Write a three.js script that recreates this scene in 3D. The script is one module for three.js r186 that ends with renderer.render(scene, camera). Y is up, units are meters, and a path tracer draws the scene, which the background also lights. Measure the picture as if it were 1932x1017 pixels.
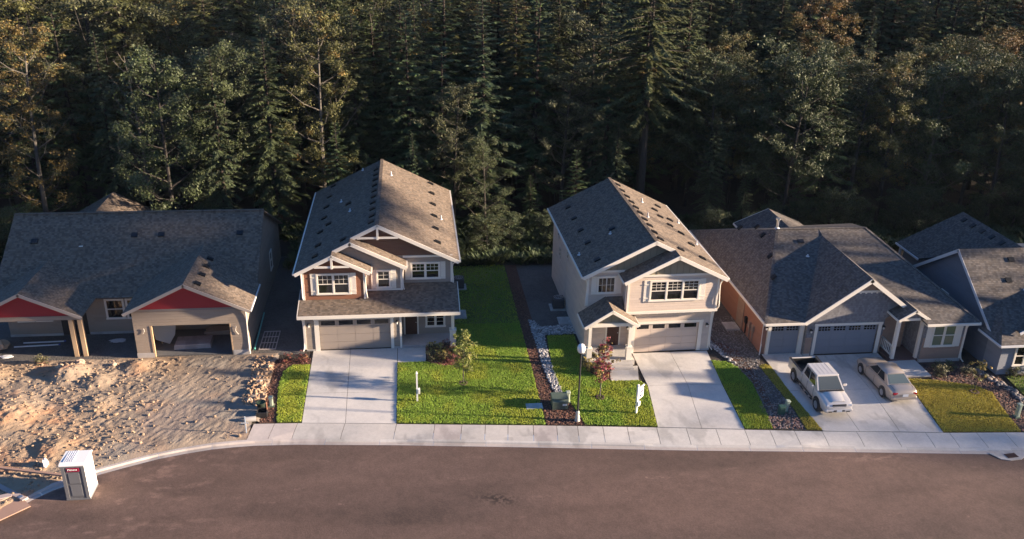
import * as THREE from 'three';
import { mergeGeometries, toCreasedNormals } from 'three/addons/utils/BufferGeometryUtils.js';
import { RoundedBoxGeometry } from 'three/addons/geometries/RoundedBoxGeometry.js';

// ---------------------------------------------------------------- camera, sky, sun, exposure
const scene = new THREE.Scene();
const camera = new THREE.PerspectiveCamera(33.702, 1024 / 539, 0.5, 900);
camera.position.set(0, 28.84, 0);
camera.up.set(0.02572, 0.91604, -0.40026);
camera.lookAt(0.10908, 28.84 - 0.40058, -0.90975);
camera.updateMatrixWorld();

const SUN_AZ = 9.5, SUN_EL = 12.5;
const rad = d => d * Math.PI / 180;
const sunDir = new THREE.Vector3(Math.cos(rad(SUN_AZ)) * Math.cos(rad(SUN_EL)), Math.sin(rad(SUN_EL)), Math.sin(rad(SUN_AZ)) * Math.cos(rad(SUN_EL)));
const sun = new THREE.DirectionalLight(new THREE.Color().setRGB(1.0, 0.80, 0.61), 5);
sun.position.copy(sunDir).multiplyScalar(150).add(new THREE.Vector3(0, 0, -60));
sun.target.position.set(0, 0, -60);
sun.castShadow = true;
sun.shadow.radius = 2.6;
sun.shadow.mapSize.set(4096, 4096);
Object.assign(sun.shadow.camera, { left: -90, right: 90, top: 60, bottom: -60, near: 1, far: 400 });
scene.add(sun, sun.target);

{ // clear evening sky: deep blue overhead, paler to the horizon, warm around the low sun
  const W = 256, H = 128, d = new Float32Array(W * H * 4);
  const v = new THREE.Vector3();
  for (let j = 0; j < H; j++) for (let i = 0; i < W; i++) {
    const phi = ((i + 0.5) / W - 0.5) * 2 * Math.PI, th = ((j + 0.5) / H - 0.5) * Math.PI;
    v.set(Math.cos(th) * Math.cos(phi), Math.sin(th), Math.cos(th) * Math.sin(phi));
    const up = Math.max(0, v.y), h = Math.pow(1 - up, 3.5), c = Math.max(0, v.dot(sunDir));
    const g1 = Math.pow(c, 5) * 0.35, g2 = Math.pow(c, 40) * 0.8;
    const k = (j * W + i) * 4;
    d[k] = 0.018 + 0.068 * h + 0.12 * g1 + 0.26 * g2;
    d[k + 1] = 0.055 + 0.074 * h + 0.09 * g1 + 0.18 * g2;
    d[k + 2] = 0.146 + 0.060 * h + 0.06 * g1 + 0.09 * g2;
    d[k + 3] = 1;
  }
  const t = new THREE.DataTexture(d, W, H, THREE.RGBAFormat, THREE.FloatType);
  t.mapping = THREE.EquirectangularReflectionMapping;
  t.magFilter = t.minFilter = THREE.LinearFilter;
  t.needsUpdate = true;
  scene.background = t;
  scene.environment = t;
}
const renderer = new THREE.WebGLRenderer({ antialias: true });
renderer.toneMapping = THREE.LinearToneMapping;
renderer.toneMappingExposure = 3.6;
renderer.shadowMap.enabled = true;
renderer.setSize(1024, 539);

// ---------------------------------------------------------------- helpers
function rng(seed) { let a = seed >>> 0; return () => { a = (a + 0x6D2B79F5) >>> 0; let t = a; t = Math.imul(t ^ (t >>> 15), t | 1); t ^= t + Math.imul(t ^ (t >>> 7), t | 61); return ((t ^ (t >>> 14)) >>> 0) / 4294967296; }; }
const between = (r, a, b) => a + (b - a) * r();
function hash(x, y, s) { let h = Math.imul(x, 374761393) ^ Math.imul(y, 668265263) ^ Math.imul(s, 974711); h = Math.imul(h ^ (h >>> 13), 1274126177); return ((h ^ (h >>> 16)) >>> 0) / 4294967296; }
function vnoise(x, y, s = 1, per = 0) { // value noise, tiling when per > 0
  const x0 = Math.floor(x), y0 = Math.floor(y), fx = x - x0, fy = y - y0;
  const w = n => per ? ((n % per) + per) % per : n;
  const u = fx * fx * (3 - 2 * fx), v = fy * fy * (3 - 2 * fy);
  const a = hash(w(x0), w(y0), s), b = hash(w(x0 + 1), w(y0), s), c = hash(w(x0), w(y0 + 1), s), d = hash(w(x0 + 1), w(y0 + 1), s);
  return a + (b - a) * u + (c - a) * v + (a - b - c + d) * u * v;
}
function fbm(x, y, oct, s = 1, per = 0) { let t = 0, a = 0.5, n = 0; for (let i = 0; i < oct; i++) { t += a * vnoise(x, y, s + i * 17, per); n += a; x *= 2; y *= 2; per *= 2; a *= 0.5; } return t / n; }
const smooth = (a, b, x) => { const t = Math.min(1, Math.max(0, (x - a) / (b - a))); return t * t * (3 - 2 * t); };
const enc = v => { v = Math.min(1, Math.max(0, v)); return 255 * (v <= 0.0031308 ? 12.92 * v : 1.055 * Math.pow(v, 1 / 2.4) - 0.055); };

function makeTexture(w, h, fn, { color = true, mx = 1, my = 1 } = {}) { // fn(u, v) in 0..1 -> number or [r, g, b], linear
  const d = new Uint8Array(w * h * 4);
  for (let j = 0; j < h; j++) for (let i = 0; i < w; i++) {
    const c = fn((i + 0.5) / w, (j + 0.5) / h), k = (j * w + i) * 4, a = Array.isArray(c) ? c : [c, c, c];
    for (let q = 0; q < 3; q++) d[k + q] = color ? enc(a[q]) : Math.min(255, Math.max(0, a[q] * 255));
    d[k + 3] = 255;
  }
  const t = new THREE.DataTexture(d, w, h, THREE.RGBAFormat);
  t.wrapS = t.wrapT = THREE.RepeatWrapping;
  t.magFilter = THREE.LinearFilter; t.minFilter = THREE.LinearMipmapLinearFilter; t.generateMipmaps = true;
  if (color) t.colorSpace = THREE.SRGBColorSpace;
  t.repeat.set(1 / mx, 1 / my);
  t.needsUpdate = true;
  return t;
}
// a tone map stores 0.5 x the factor, so materials divide their base colour by 0.5
const rgb = (r, g, b) => new THREE.Color().setRGB(r, g, b);
function mat(base, { map, bump, bumpScale = 0.01, rough = 0.85, metal = 0, ...rest } = {}) {
  const k = map ? 2 : 1;
  const m = new THREE.MeshStandardMaterial({ color: rgb(base[0] * k, base[1] * k, base[2] * k), roughness: rough, metalness: metal, ...rest });
  if (map) m.map = map;
  if (bump) { m.bumpMap = bump; m.bumpScale = bumpScale; }
  return m;
}
const used = new Map();
function numbered(name) { const n = used.get(name) || 0; used.set(name, n + 1); return n ? `${name}_${String(n).padStart(3, '0')}` : name; }
function shade(o) { o.traverse(c => { if (c.isMesh) { c.castShadow = true; c.receiveShadow = true; } }); return o; }
function thing(name, label, category, [x, y, z] = [0, 0, 0], turn = 0, group) {
  const o = new THREE.Group(); o.name = numbered(name); o.position.set(x, y, z); o.rotation.y = turn;
  o.userData = { label, category }; if (group) o.userData.group = group;
  scene.add(o); return o;
}
function part(parent, name, geo, material, label) {
  const m = new THREE.Mesh(Array.isArray(geo) ? merge(geo) : geo, material); m.name = name; m.castShadow = m.receiveShadow = true;
  if (label) m.userData.label = label;
  parent.add(m); return m;
}
function solo(name, label, category, geo, material, group, kind) {
  const m = new THREE.Mesh(Array.isArray(geo) ? merge(geo) : geo, material); m.name = numbered(name); m.castShadow = m.receiveShadow = true;
  m.userData = { label, category }; if (group) m.userData.group = group; if (kind) m.userData.kind = kind;
  scene.add(m); return m;
}
function structure(name, geo, material, label, category = 'ground') {
  const m = new THREE.Mesh(Array.isArray(geo) ? merge(geo) : geo, material); m.name = numbered(name); m.castShadow = m.receiveShadow = true;
  m.userData = { kind: 'structure', label, category }; scene.add(m); return m;
}
function copyOf(o, name, pos, turn = 0, scale = 1, extra = {}) {
  const c = o.clone(); c.name = numbered(name); c.position.set(...pos); c.rotation.y = turn;
  if (Array.isArray(scale)) c.scale.set(...scale); else c.scale.setScalar(scale);
  c.userData = { ...o.userData, ...extra }; scene.add(c); return c;
}
function merge(list) {
  const gs = list.map(g => { const n = g.index ? g.toNonIndexed() : g.clone(); for (const k of Object.keys(n.attributes)) if (!['position', 'normal', 'uv'].includes(k)) n.deleteAttribute(k); if (!n.attributes.uv) n.setAttribute('uv', new THREE.BufferAttribute(new Float32Array(n.attributes.position.count * 2), 2)); return n; });
  return mergeGeometries(gs, false);
}
function metreUV(g) { // uv in metres by the dominant direction of each face
  g = g.index ? g.toNonIndexed() : g;
  const p = g.attributes.position, uv = new Float32Array(p.count * 2), a = new THREE.Vector3(), b = new THREE.Vector3(), c = new THREE.Vector3();
  for (let i = 0; i < p.count; i += 3) {
    a.fromBufferAttribute(p, i); b.fromBufferAttribute(p, i + 1).sub(a); c.fromBufferAttribute(p, i + 2).sub(a); b.cross(c);
    const nx = Math.abs(b.x), ny = Math.abs(b.y), nz = Math.abs(b.z);
    for (let k = 0; k < 3; k++) {
      a.fromBufferAttribute(p, i + k);
      const [u, v] = ny > nx && ny > nz ? [a.x, a.z] : nx > nz ? [a.z, a.y] : [a.x, a.y];
      uv[(i + k) * 2] = u; uv[(i + k) * 2 + 1] = v;
    }
  }
  g.setAttribute('uv', new THREE.BufferAttribute(uv, 2));
  return g;
}
const box = (w, h, d, x = 0, y = 0, z = 0) => metreUV(new THREE.BoxGeometry(w, h, d).translate(x, y, z));
const span = (x0, x1, y0, y1, z0, z1) => box(x1 - x0, y1 - y0, z1 - z0, (x0 + x1) / 2, (y0 + y1) / 2, (z0 + z1) / 2);
const rbox = (w, h, d, r, x = 0, y = 0, z = 0) => metreUV(new RoundedBoxGeometry(w, h, d, 2, r).translate(x, y, z));
const cyl = (r0, r1, h, n, x = 0, y = 0, z = 0) => new THREE.CylinderGeometry(r0, r1, h, n).translate(x, y, z);
function prism(pts, z0, z1, holes = []) { // outline in x, y pulled along z
  const s = new THREE.Shape(pts.map(p => new THREE.Vector2(...p)));
  for (const h of holes) s.holes.push(new THREE.Path(h.map(p => new THREE.Vector2(...p))));
  return metreUV(new THREE.ExtrudeGeometry(s, { depth: z1 - z0, bevelEnabled: false }).translate(0, 0, z0));
}
function prismX(pts, x0, x1) { // outline in z, y pulled along x
  const g = new THREE.ExtrudeGeometry(new THREE.Shape(pts.map(([z, y]) => new THREE.Vector2(-z, y))), { depth: x1 - x0, bevelEnabled: false });
  return metreUV(g.rotateY(Math.PI / 2).translate(x0, 0, 0));
}
function sheet(pts, y, t = 0) { // outline in x, z: flat, with a skirt of height t
  const s = new THREE.Shape(pts.map(([x, z]) => new THREE.Vector2(x, -z)));
  const g = t ? new THREE.ExtrudeGeometry(s, { depth: t, bevelEnabled: false }).translate(0, 0, -t) : new THREE.ShapeGeometry(s);
  return metreUV(g.rotateX(-Math.PI / 2).translate(0, y, 0));
}
function slab(pts, t) { // a roof slope: planar outline given by its top corners, t thick below; u runs level, v up the slope
  const P = pts.map(p => new THREE.Vector3(...p));
  const n = new THREE.Vector3(); for (let i = 0; i < P.length; i++) n.add(P[i].clone().cross(P[(i + 1) % P.length]));
  n.normalize(); if (n.y < 0) { n.negate(); P.reverse(); }
  const level = new THREE.Vector3(0, 1, 0).cross(n); if (level.lengthSq() < 1e-8) level.set(1, 0, 0); level.normalize();
  const up = n.clone().cross(level);
  const flat = P.map(p => new THREE.Vector2(p.dot(level), p.dot(up)));
  const tris = THREE.ShapeUtils.triangulateShape(flat, []);
  const pos = [], uv = [];
  const put = (p, u) => { pos.push(p.x, p.y, p.z); uv.push(u.x, u.y); };
  const low = P.map(p => p.clone().addScaledVector(n, -t));
  for (const [a, b, c] of tris) {
    const w = flat[b].clone().sub(flat[a]).cross(flat[c].clone().sub(flat[a])) > 0 ? [a, b, c] : [a, c, b];
    for (const i of w) put(P[i], flat[i]);
    for (const i of [w[0], w[2], w[1]]) put(low[i], flat[i]);
  }
  for (let i = 0; i < P.length; i++) {
    const j = (i + 1) % P.length, e = P[i].distanceTo(P[j]), q = [[P[i], 0, 0], [low[i], 0, t], [low[j], e, t], [P[i], 0, 0], [low[j], e, t], [P[j], e, 0]];
    for (const [p, u, v] of q) put(p, new THREE.Vector2(u, v));
  }
  const g = new THREE.BufferGeometry();
  g.setAttribute('position', new THREE.Float32BufferAttribute(pos, 3));
  g.setAttribute('uv', new THREE.Float32BufferAttribute(uv, 2));
  g.computeVertexNormals();
  return g;
}
function board(p, q, h, t, side = 0) { // a board along p-q, its top edge on the line, h deep, t thick
  const a = new THREE.Vector3(...p), b = new THREE.Vector3(...q), d = b.clone().sub(a), L = d.length();
  const g = new THREE.BoxGeometry(L, h, t).translate(L / 2, -h / 2, side * t / 2);
  const yaw = Math.atan2(-d.z, d.x), pitch = Math.atan2(d.y, Math.hypot(d.x, d.z));
  g.rotateZ(pitch).rotateY(yaw).translate(a.x, a.y, a.z);
  return metreUV(g);
}
function tube(points, r, n = 6, seg = 0) {
  const c = new THREE.CatmullRomCurve3(points.map(p => new THREE.Vector3(...p)));
  return new THREE.TubeGeometry(c, seg || points.length * 4, r, n, false);
}
function inPoly(x, z, poly) { let c = false; for (let i = 0, j = poly.length - 1; i < poly.length; j = i++) { const [xi, zi] = poly[i], [xj, zj] = poly[j]; if ((zi > z) !== (zj > z) && x < (xj - xi) * (z - zi) / (zj - zi) + xi) c = !c; } return c; }
function bounds(poly) { const xs = poly.map(p => p[0]), zs = poly.map(p => p[1]); return [Math.min(...xs), Math.max(...xs), Math.min(...zs), Math.max(...zs)]; }
function lerpTable(tab, x) { if (x <= tab[0][0]) { const [a, b] = tab; return a[1] + (x - a[0]) * (b[1] - a[1]) / (b[0] - a[0]); } for (let i = 0; i < tab.length - 1; i++) if (x <= tab[i + 1][0] || i === tab.length - 2) { const a = tab[i], b = tab[i + 1]; return a[1] + (x - a[0]) * (b[1] - a[1]) / (b[0] - a[0]); } }

// ---------------------------------------------------------------- textures and materials
const lapTone = makeTexture(256, 256, (u, v) => { const c = Math.floor(v * 8); return 0.5 * (0.93 + 0.1 * hash(c, Math.floor(u * 1.0 + hash(c, 3, 5)), 7) + 0.06 * (fbm(u * 40, v * 8, 2, 3, 8) - 0.5) + 0.05 * (fbm(u * 4, v * 4, 3, 9, 4) - 0.5)); }, { mx: 2.4, my: 1.44 });
const lapBump = makeTexture(16, 512, (u, v) => { const f = (v * 8) % 1; return f > 0.93 ? 0.0 : 1 - f * 0.9; }, { color: false, mx: 1, my: 1.44 });
const shakeTone = makeTexture(512, 512, (u, v) => { const r = Math.floor(v * 12), o = hash(r, 1, 2), k = Math.floor((u + o) * 22), f = (v * 12) % 1; return 0.5 * (0.82 + 0.36 * hash(k, r, 4)) * (f < 0.08 ? 0.75 : 1); }, { mx: 3, my: 1.9 });
const shingleTone = makeTexture(1024, 1024, (u, v) => {
  const r = Math.floor(v * 28), o = hash(r, 11, 3) * 7; const x = u * 24 + o; let k = Math.floor(x); k = ((k % 24) + 24) % 24;
  const f = (v * 28) % 1, g = x - Math.floor(x);
  let t = 0.62 + 0.62 * Math.pow(hash(k, r, 21), 1.2);
  t *= 0.9 + 0.22 * fbm(u * 6, v * 6, 3, 31, 6);
  t *= 0.86 + 0.28 * hash(Math.floor(u * 1024), Math.floor(v * 1024), 5);
  if (f < 0.12) t *= 0.72; if (g < 0.05) t *= 0.8;
  const w = hash(k, r, 77);
  return [0.5 * t * (0.97 + 0.08 * w), 0.5 * t, 0.5 * t * (1.04 - 0.1 * w)];
}, { mx: 4.0, my: 3.92 });
const shingleBump = makeTexture(512, 512, (u, v) => { const r = Math.floor(v * 28), x = u * 24 + hash(r, 11, 3) * 7; let k = Math.floor(x); k = ((k % 24) + 24) % 24; const f = (v * 28) % 1; return 0.75 * (1 - f) + 0.25 * hash(k, r, 8); }, { color: false, mx: 4.0, my: 3.92 });
const concreteTone = makeTexture(1024, 1024, (u, v) => {
  const a = fbm(u * 5, v * 5, 5, 41, 5), b = fbm(u * 14 + 3, v * 14, 4, 57, 14), c = fbm(u * 60, v * 60, 2, 61, 60);
  let t = 0.82 + 0.30 * a + 0.16 * (b - 0.5) + 0.12 * (c - 0.5);
  t *= 1 - 0.22 * smooth(0.56, 0.72, fbm(u * 7 + 1, v * 3, 4, 83, 7));
  return [0.5 * t * (1 + 0.05 * (a - 0.5)), 0.5 * t, 0.5 * t * (1 - 0.06 * (a - 0.5))];
}, { mx: 7, my: 7 });
const soilTone = makeTexture(1024, 1024, (u, v) => { const a = fbm(u * 6, v * 6, 5, 5, 6), b = fbm(u * 70, v * 70, 3, 6, 70), s = hash(Math.floor(u * 512), Math.floor(v * 512), 91); let t = 0.55 + 0.5 * a + 0.45 * (b - 0.5); if (s > 0.93) t *= 1.7; return [0.5 * t * 1.03, 0.5 * t, 0.5 * t * 0.96]; }, { mx: 6, my: 6 });
const gritBump = makeTexture(512, 512, (u, v) => fbm(u * 60, v * 60, 3, 15, 60), { color: false, mx: 3, my: 3 });
const lawnTone = makeTexture(512, 512, (u, v) => { const a = fbm(u * 5, v * 5, 4, 12, 5), b = fbm(u * 40, v * 40, 3, 13, 40); const t = 0.6 + 0.45 * a + 0.4 * (b - 0.3); return [0.5 * t * (0.9 + 0.35 * a), 0.5 * t, 0.5 * t * 0.9]; }, { mx: 4, my: 4 });
const woodTone = makeTexture(256, 512, (u, v) => 0.5 * (0.78 + 0.4 * fbm(u * 24, v * 3, 4, 19, 3) + 0.1 * (hash(Math.floor(u * 128), 1, 4) - 0.5)), { mx: 0.6, my: 2.4 });
const plankGrain = makeTexture(512, 256, (u, v) => 0.5 * (0.76 + 0.44 * fbm(u * 3, v * 26, 4, 29, 3)), { mx: 2.4, my: 0.6 });
const barkTone = makeTexture(128, 256, (u, v) => 0.5 * (0.6 + 0.75 * fbm(u * 12, v * 5, 4, 44, 5)), { mx: 1, my: 2 });

const siding = base => mat(base, { map: lapTone, bump: lapBump, bumpScale: 0.03, rough: 0.8 });
const shingle = base => mat(base, { map: shingleTone, bump: shingleBump, bumpScale: 0.012, rough: 0.95 });
const M = {
  trim: mat([0.80, 0.73, 0.615], { rough: 0.6 }), trimGrey: mat([0.66, 0.65, 0.63], { rough: 0.6 }),
  roof: shingle([0.168, 0.128, 0.094]), roofGrey: shingle([0.118, 0.102, 0.09]),
  glass: new THREE.MeshPhysicalMaterial({ color: rgb(0.012, 0.012, 0.013), roughness: 0.06, metalness: 0, specularIntensity: 1 }),
  blind: new THREE.MeshPhysicalMaterial({ color: rgb(0.16, 0.19, 0.12), roughness: 0.12, clearcoat: 1, clearcoatRoughness: 0.05 }),
  black: mat([0.02, 0.02, 0.021], { rough: 0.5 }), darkMetal: mat([0.03, 0.03, 0.032], { rough: 0.4, metal: 0.6 }),
  steel: mat([0.55, 0.55, 0.55], { rough: 0.35, metal: 0.9 }), pipe: mat([0.62, 0.6, 0.58], { rough: 0.6 }),
  concrete: mat([0.505, 0.47, 0.425], { map: concreteTone, bump: gritBump, bumpScale: 0.003, rough: 0.9 }),
  concreteNew: mat([0.575, 0.54, 0.49], { map: concreteTone, bump: gritBump, bumpScale: 0.003, rough: 0.9 }),
  gutterPan: mat([0.44, 0.385, 0.345], { map: concreteTone, bump: gritBump, bumpScale: 0.004, rough: 0.9 }),
  concretePale: mat([0.60, 0.58, 0.55], { map: concreteTone, bump: gritBump, bumpScale: 0.003, rough: 0.9 }),
  concreteBeige: mat([0.545, 0.49, 0.435], { map: concreteTone, bump: gritBump, bumpScale: 0.003, rough: 0.9 }),
  concreteWarm: mat([0.50, 0.44, 0.40], { map: concreteTone, bump: gritBump, bumpScale: 0.003, rough: 0.9 }),
  frosted: mat([0.7, 0.66, 0.6], { rough: 0.35 }),
  taupe: siding([0.325, 0.268, 0.212]), brown: siding([0.25, 0.105, 0.056]), brownDark: siding([0.15, 0.08, 0.05]),
  beige: siding([0.62, 0.505, 0.405]), olive: mat([0.285, 0.245, 0.17], { rough: 0.85 }), oliveBatten: mat([0.235, 0.20, 0.14], { rough: 0.85 }),
  sand: siding([0.34, 0.268, 0.20]), red: mat([0.30, 0.018, 0.026], { rough: 0.7 }),
  shake: mat([0.20, 0.195, 0.20], { map: shakeTone, rough: 0.9 }), tan: siding([0.36, 0.235, 0.165]), tanBoard: mat([0.40, 0.27, 0.185], { rough: 0.85 }),
  rust: siding([0.36, 0.165, 0.105]), slate: siding([0.145, 0.165, 0.19]), slateLight: siding([0.25, 0.265, 0.29]),
  garageTaupe: mat([0.34, 0.282, 0.232], { rough: 0.7 }), garageBeige: mat([0.58, 0.475, 0.39], { rough: 0.7 }), garageGrey: mat([0.22, 0.235, 0.26], { rough: 0.65 }),
  doorBrown: mat([0.055, 0.018, 0.012], { map: woodTone, rough: 0.5 }), lumber: mat([0.55, 0.38, 0.22], { map: woodTone, rough: 0.85 }), plank: mat([0.46, 0.33, 0.24], { map: plankGrain, rough: 0.9 }),
  plyRed: mat([0.36, 0.225, 0.165], { map: plankGrain, rough: 0.9 }), soil: mat([0.085, 0.07, 0.058], { map: soilTone, bump: gritBump, bumpScale: 0.03, rough: 1 }),
};
// ---------------------------------------------------------------- ground, road, pavement
const KERB = [[-20.9, -36.2], [-20.37, -37.33], [-19.36, -38.62], [-18.60, -39.36], [-16.62, -40.53], [-15.31, -41.11], [-13.95, -41.67], [-12.64, -42.04], [-11.30, -42.33], [-10.18, -42.44], [-9.05, -42.50], [-6.74, -42.41], [-1.18, -41.91], [6.16, -41.10], [14.99, -40.08], [23.89, -39.20], [32.22, -38.31], [46, -36.9], [70, -34.5]];
const BACK = [[-9.35, -44.5], [-6.34, -44.35], [-1.19, -43.83], [7.33, -43.0], [13.73, -42.28], [18.75, -41.65], [23.23, -41.12], [30.27, -40.40], [34.84, -40.08], [46, -39.0], [70, -36.6]];
const kerbZ = x => lerpTable(KERB, x), backZ = x => lerpTable(BACK, x);

structure('ground', sheet([[-260, 20], [-21.2, 20], [-21.2, -36.2], ...KERB.slice(1).filter(([x]) => x < -9.4).map(([x, z]) => [x, z - 0.455]), [-9.42, -42.96], [-9.41, -43.6], ...KERB.filter(([x]) => x > -9.2).map(([x, z]) => [x, z - 1.1]), [260, -20], [260, -420], [-260, -420]], -0.04), mat([0.060, 0.048, 0.038], { map: soilTone, bump: gritBump, bumpScale: 0.05, rough: 1 }), 'bare dark soil around the houses and under the forest');

{ // the road: one sheet with its own stains
  const x0 = -60, x1 = 68, z0 = -44, z1 = 20;
  const R = rng(5), scuffs = [];
  for (let i = 0; i < 60; i++) scuffs.push([between(R, -18, 34), between(R, -41, -30), between(R, 0.15, 0.9), between(R, -0.5, 0.4), between(R, 0.3, 1)]);
  const road = makeTexture(2048, 1024, (u, v) => {
    const x = x0 + u * (x1 - x0), z = z0 + v * (z1 - z0);
    const n1 = fbm(x * 0.10, z * 0.22, 4, 201), n2 = fbm(x * 0.5, z * 0.9, 4, 202), n3 = hash(Math.floor(u * 2048), Math.floor(v * 1024), 203), n4 = fbm(x * 3, z * 3, 2, 204);
    let t = 0.64 + 0.46 * n1 + 0.30 * (n2 - 0.5) + 0.26 * (n3 - 0.5) + 0.24 * (n4 - 0.5);
    t *= 1 - 0.24 * smooth(0.50, 0.68, fbm(x * 0.06 + 9, z * 0.35, 3, 207));
    // a speckled oily patch and a darker smear
    const px = (x - 4.0) * 0.8 + (z + 36.75) * 0.55, pz = (z + 36.75) - (x - 4.0) * 0.30;
    const patch = Math.exp(-(px * px) / 1.1 - (pz * pz) / 0.22);
    if (patch > 0.08) t *= 1 - 0.75 * patch * smooth(0.42, 0.58, fbm(x * 9, z * 9, 2, 210));
    const dust = smooth(0.60, 0.78, fbm(x * 1.2 + 5, z * 2.2, 4, 212)) * smooth(-6, -14, x);
    t *= 1 + 0.5 * dust;
    let lite = 0;
    if (z < -29 && x > -20 && x < 36) for (const [sx, sz, r, a, k] of scuffs) { const dx = x - sx, dz = z - sz - dx * a * 0.4; if (Math.abs(dx) < r && Math.abs(dz) < 0.09) lite = Math.max(lite, k * 0.5 * smooth(0.5, 0.66, fbm(x * 6, z * 14, 2, 220))); }
    for (const [sx, sz, l] of [[25.6, -38.5, 1.6], [24.5, -38.7, 0.5], [-13.2, -40.1, 0.9], [-11.7, -39.2, 0.7]]) { const dx = (x - sx) / l, dz = z - sz + dx * 0.12; lite = Math.max(lite, 0.65 * Math.exp(-dx * dx - dz * dz * 40) * smooth(0.35, 0.6, fbm(x * 4, z * 7, 3, 230))); }
    // faint tyre tracks sweeping round the turning circle and dirt carried out of the building lot
    for (const [r, k] of [[17.2, 0.07], [18.9, 0.07], [21.6, 0.05], [23.3, 0.05]]) { const d = Math.abs(Math.hypot((x - 2) * 0.62, z + 22) - r) / 0.32; if (d < 1.5) t *= 1 - k * Math.exp(-d * d * 2) * smooth(0.3, 0.55, fbm(x * 0.7, z * 0.7, 3, 240)); }
    t *= 1 + 0.35 * smooth(0.46, 0.7, fbm(x * 2.4, z * 2.4, 4, 244)) * smooth(1.6, 0.1, Math.abs(z - lerpTable(KERB, x) - 0.2)) * smooth(-7, -10, x);
    t *= 1 + lite;
    return [0.5 * t * (1.03 + 0.06 * (n1 - 0.5)), 0.5 * t, 0.5 * t * (0.98 - 0.08 * (n1 - 0.5))];
  });
  const pts = [...KERB.map(([x, z]) => [x, z]), [68, 20], [-60, 20], [-60, -20], [-30, -28]];
  const g = sheet(pts, -0.13), p = g.attributes.position, uv = g.attributes.uv;
  for (let i = 0; i < p.count; i++) uv.setXY(i, (p.getX(i) - x0) / (x1 - x0), (p.getZ(i) - z0) / (z1 - z0));
  structure('road', g, mat([0.138, 0.089, 0.071], { map: road, bump: gritBump.clone(), bumpScale: 0.006, rough: 0.95 }), 'brownish worn asphalt of the cul-de-sac road', 'road');
  const b = g; // grit bump needs its own scale on this uv
  scene.getObjectByName('road').material.bumpMap.repeat.set(128 / 3, 64 / 3);
}

// the kerb is lowered at the driveways, with a ramp of a metre at each end
const lowered = x => Math.max(...[[-7.4, -0.6], [12.8, 20.0], [22.4, 31.4]].map(([a, b]) => smooth(a - 0.7, a + 0.3, x) * (1 - smooth(b - 0.3, b + 0.7, x))));
// kerb stones with a gutter pan, each length a piece of its own
{
  const k = new THREE.Group(); k.name = numbered('kerb'); k.userData = { kind: 'structure', label: 'pale concrete kerb and gutter along the road', category: 'kerb' }; scene.add(k);
  const line = []; // resample the road edge
  for (let i = 0; i < KERB.length - 1; i++) { const [xa, za] = KERB[i], [xb, zb] = KERB[i + 1], L = Math.hypot(xb - xa, zb - za), n = Math.max(1, Math.round(L / 0.5)); for (let j = 0; j < n; j++) line.push([xa + (xb - xa) * j / n, za + (zb - za) * j / n]); }
  const normal = i => { const a = line[Math.max(0, i - 1)], b = line[Math.min(line.length - 1, i + 1)], dx = b[0] - a[0], dz = b[1] - a[1], l = Math.hypot(dx, dz); return [dz / l, -dx / l]; };
  const drop = x => 0.115 - 0.05 * lowered(x);
  const prof = x => { const h = drop(x); return [[0, 0.004], [0.25, 0.012], [0.285, h - 0.015], [0.31, h], [0.46, h + 0.006], [0.47, -0.05]]; };
  let s = 0; const R = rng(8);
  while (s < line.length - 1) {
    const e = Math.min(line.length - 1, s + 6), sets = { gutter_pan: [[], []], kerb_stone: [[], []] };
    for (let i = s; i < e; i++) {
      const inset = 0.012, a = line[i], b = line[i + 1], na = normal(i), nb = normal(i + 1);
      const f0 = i === s ? inset : 0, f1 = i === e - 1 ? inset : 0;
      const A = prof(a[0]), B = prof(b[0]);
      for (let q = 0; q < A.length - 1; q++) {
        const [pos, uv] = sets[q ? 'kerb_stone' : 'gutter_pan'];
        const pt = (o, n, pr, oth, f) => [o[0] + (oth[0] - o[0]) * f + n[0] * pr[0], -0.13 + pr[1], o[1] + (oth[1] - o[1]) * f + n[1] * pr[0]];
        const p0 = pt(a, na, A[q], b, f0), p1 = pt(b, nb, B[q], a, f1), p2 = pt(b, nb, B[q + 1], a, f1), p3 = pt(a, na, A[q + 1], b, f0);
        for (const p of [p0, p1, p2, p0, p2, p3]) { pos.push(...p); uv.push(p[0], p[2]); }
      }
    }
    for (const [name, [pos, uv]] of Object.entries(sets)) {
      const g = new THREE.BufferGeometry(); g.setAttribute('position', new THREE.Float32BufferAttribute(pos, 3)); g.setAttribute('uv', new THREE.Float32BufferAttribute(uv, 2)); g.computeVertexNormals();
      part(k, name, g, name === 'gutter_pan' ? M.gutterPan : line[s][0] < -8 ? M.concreteWarm : R() < 0.5 ? M.concrete : M.concreteNew);
    }
    s = e;
  }
}
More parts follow.
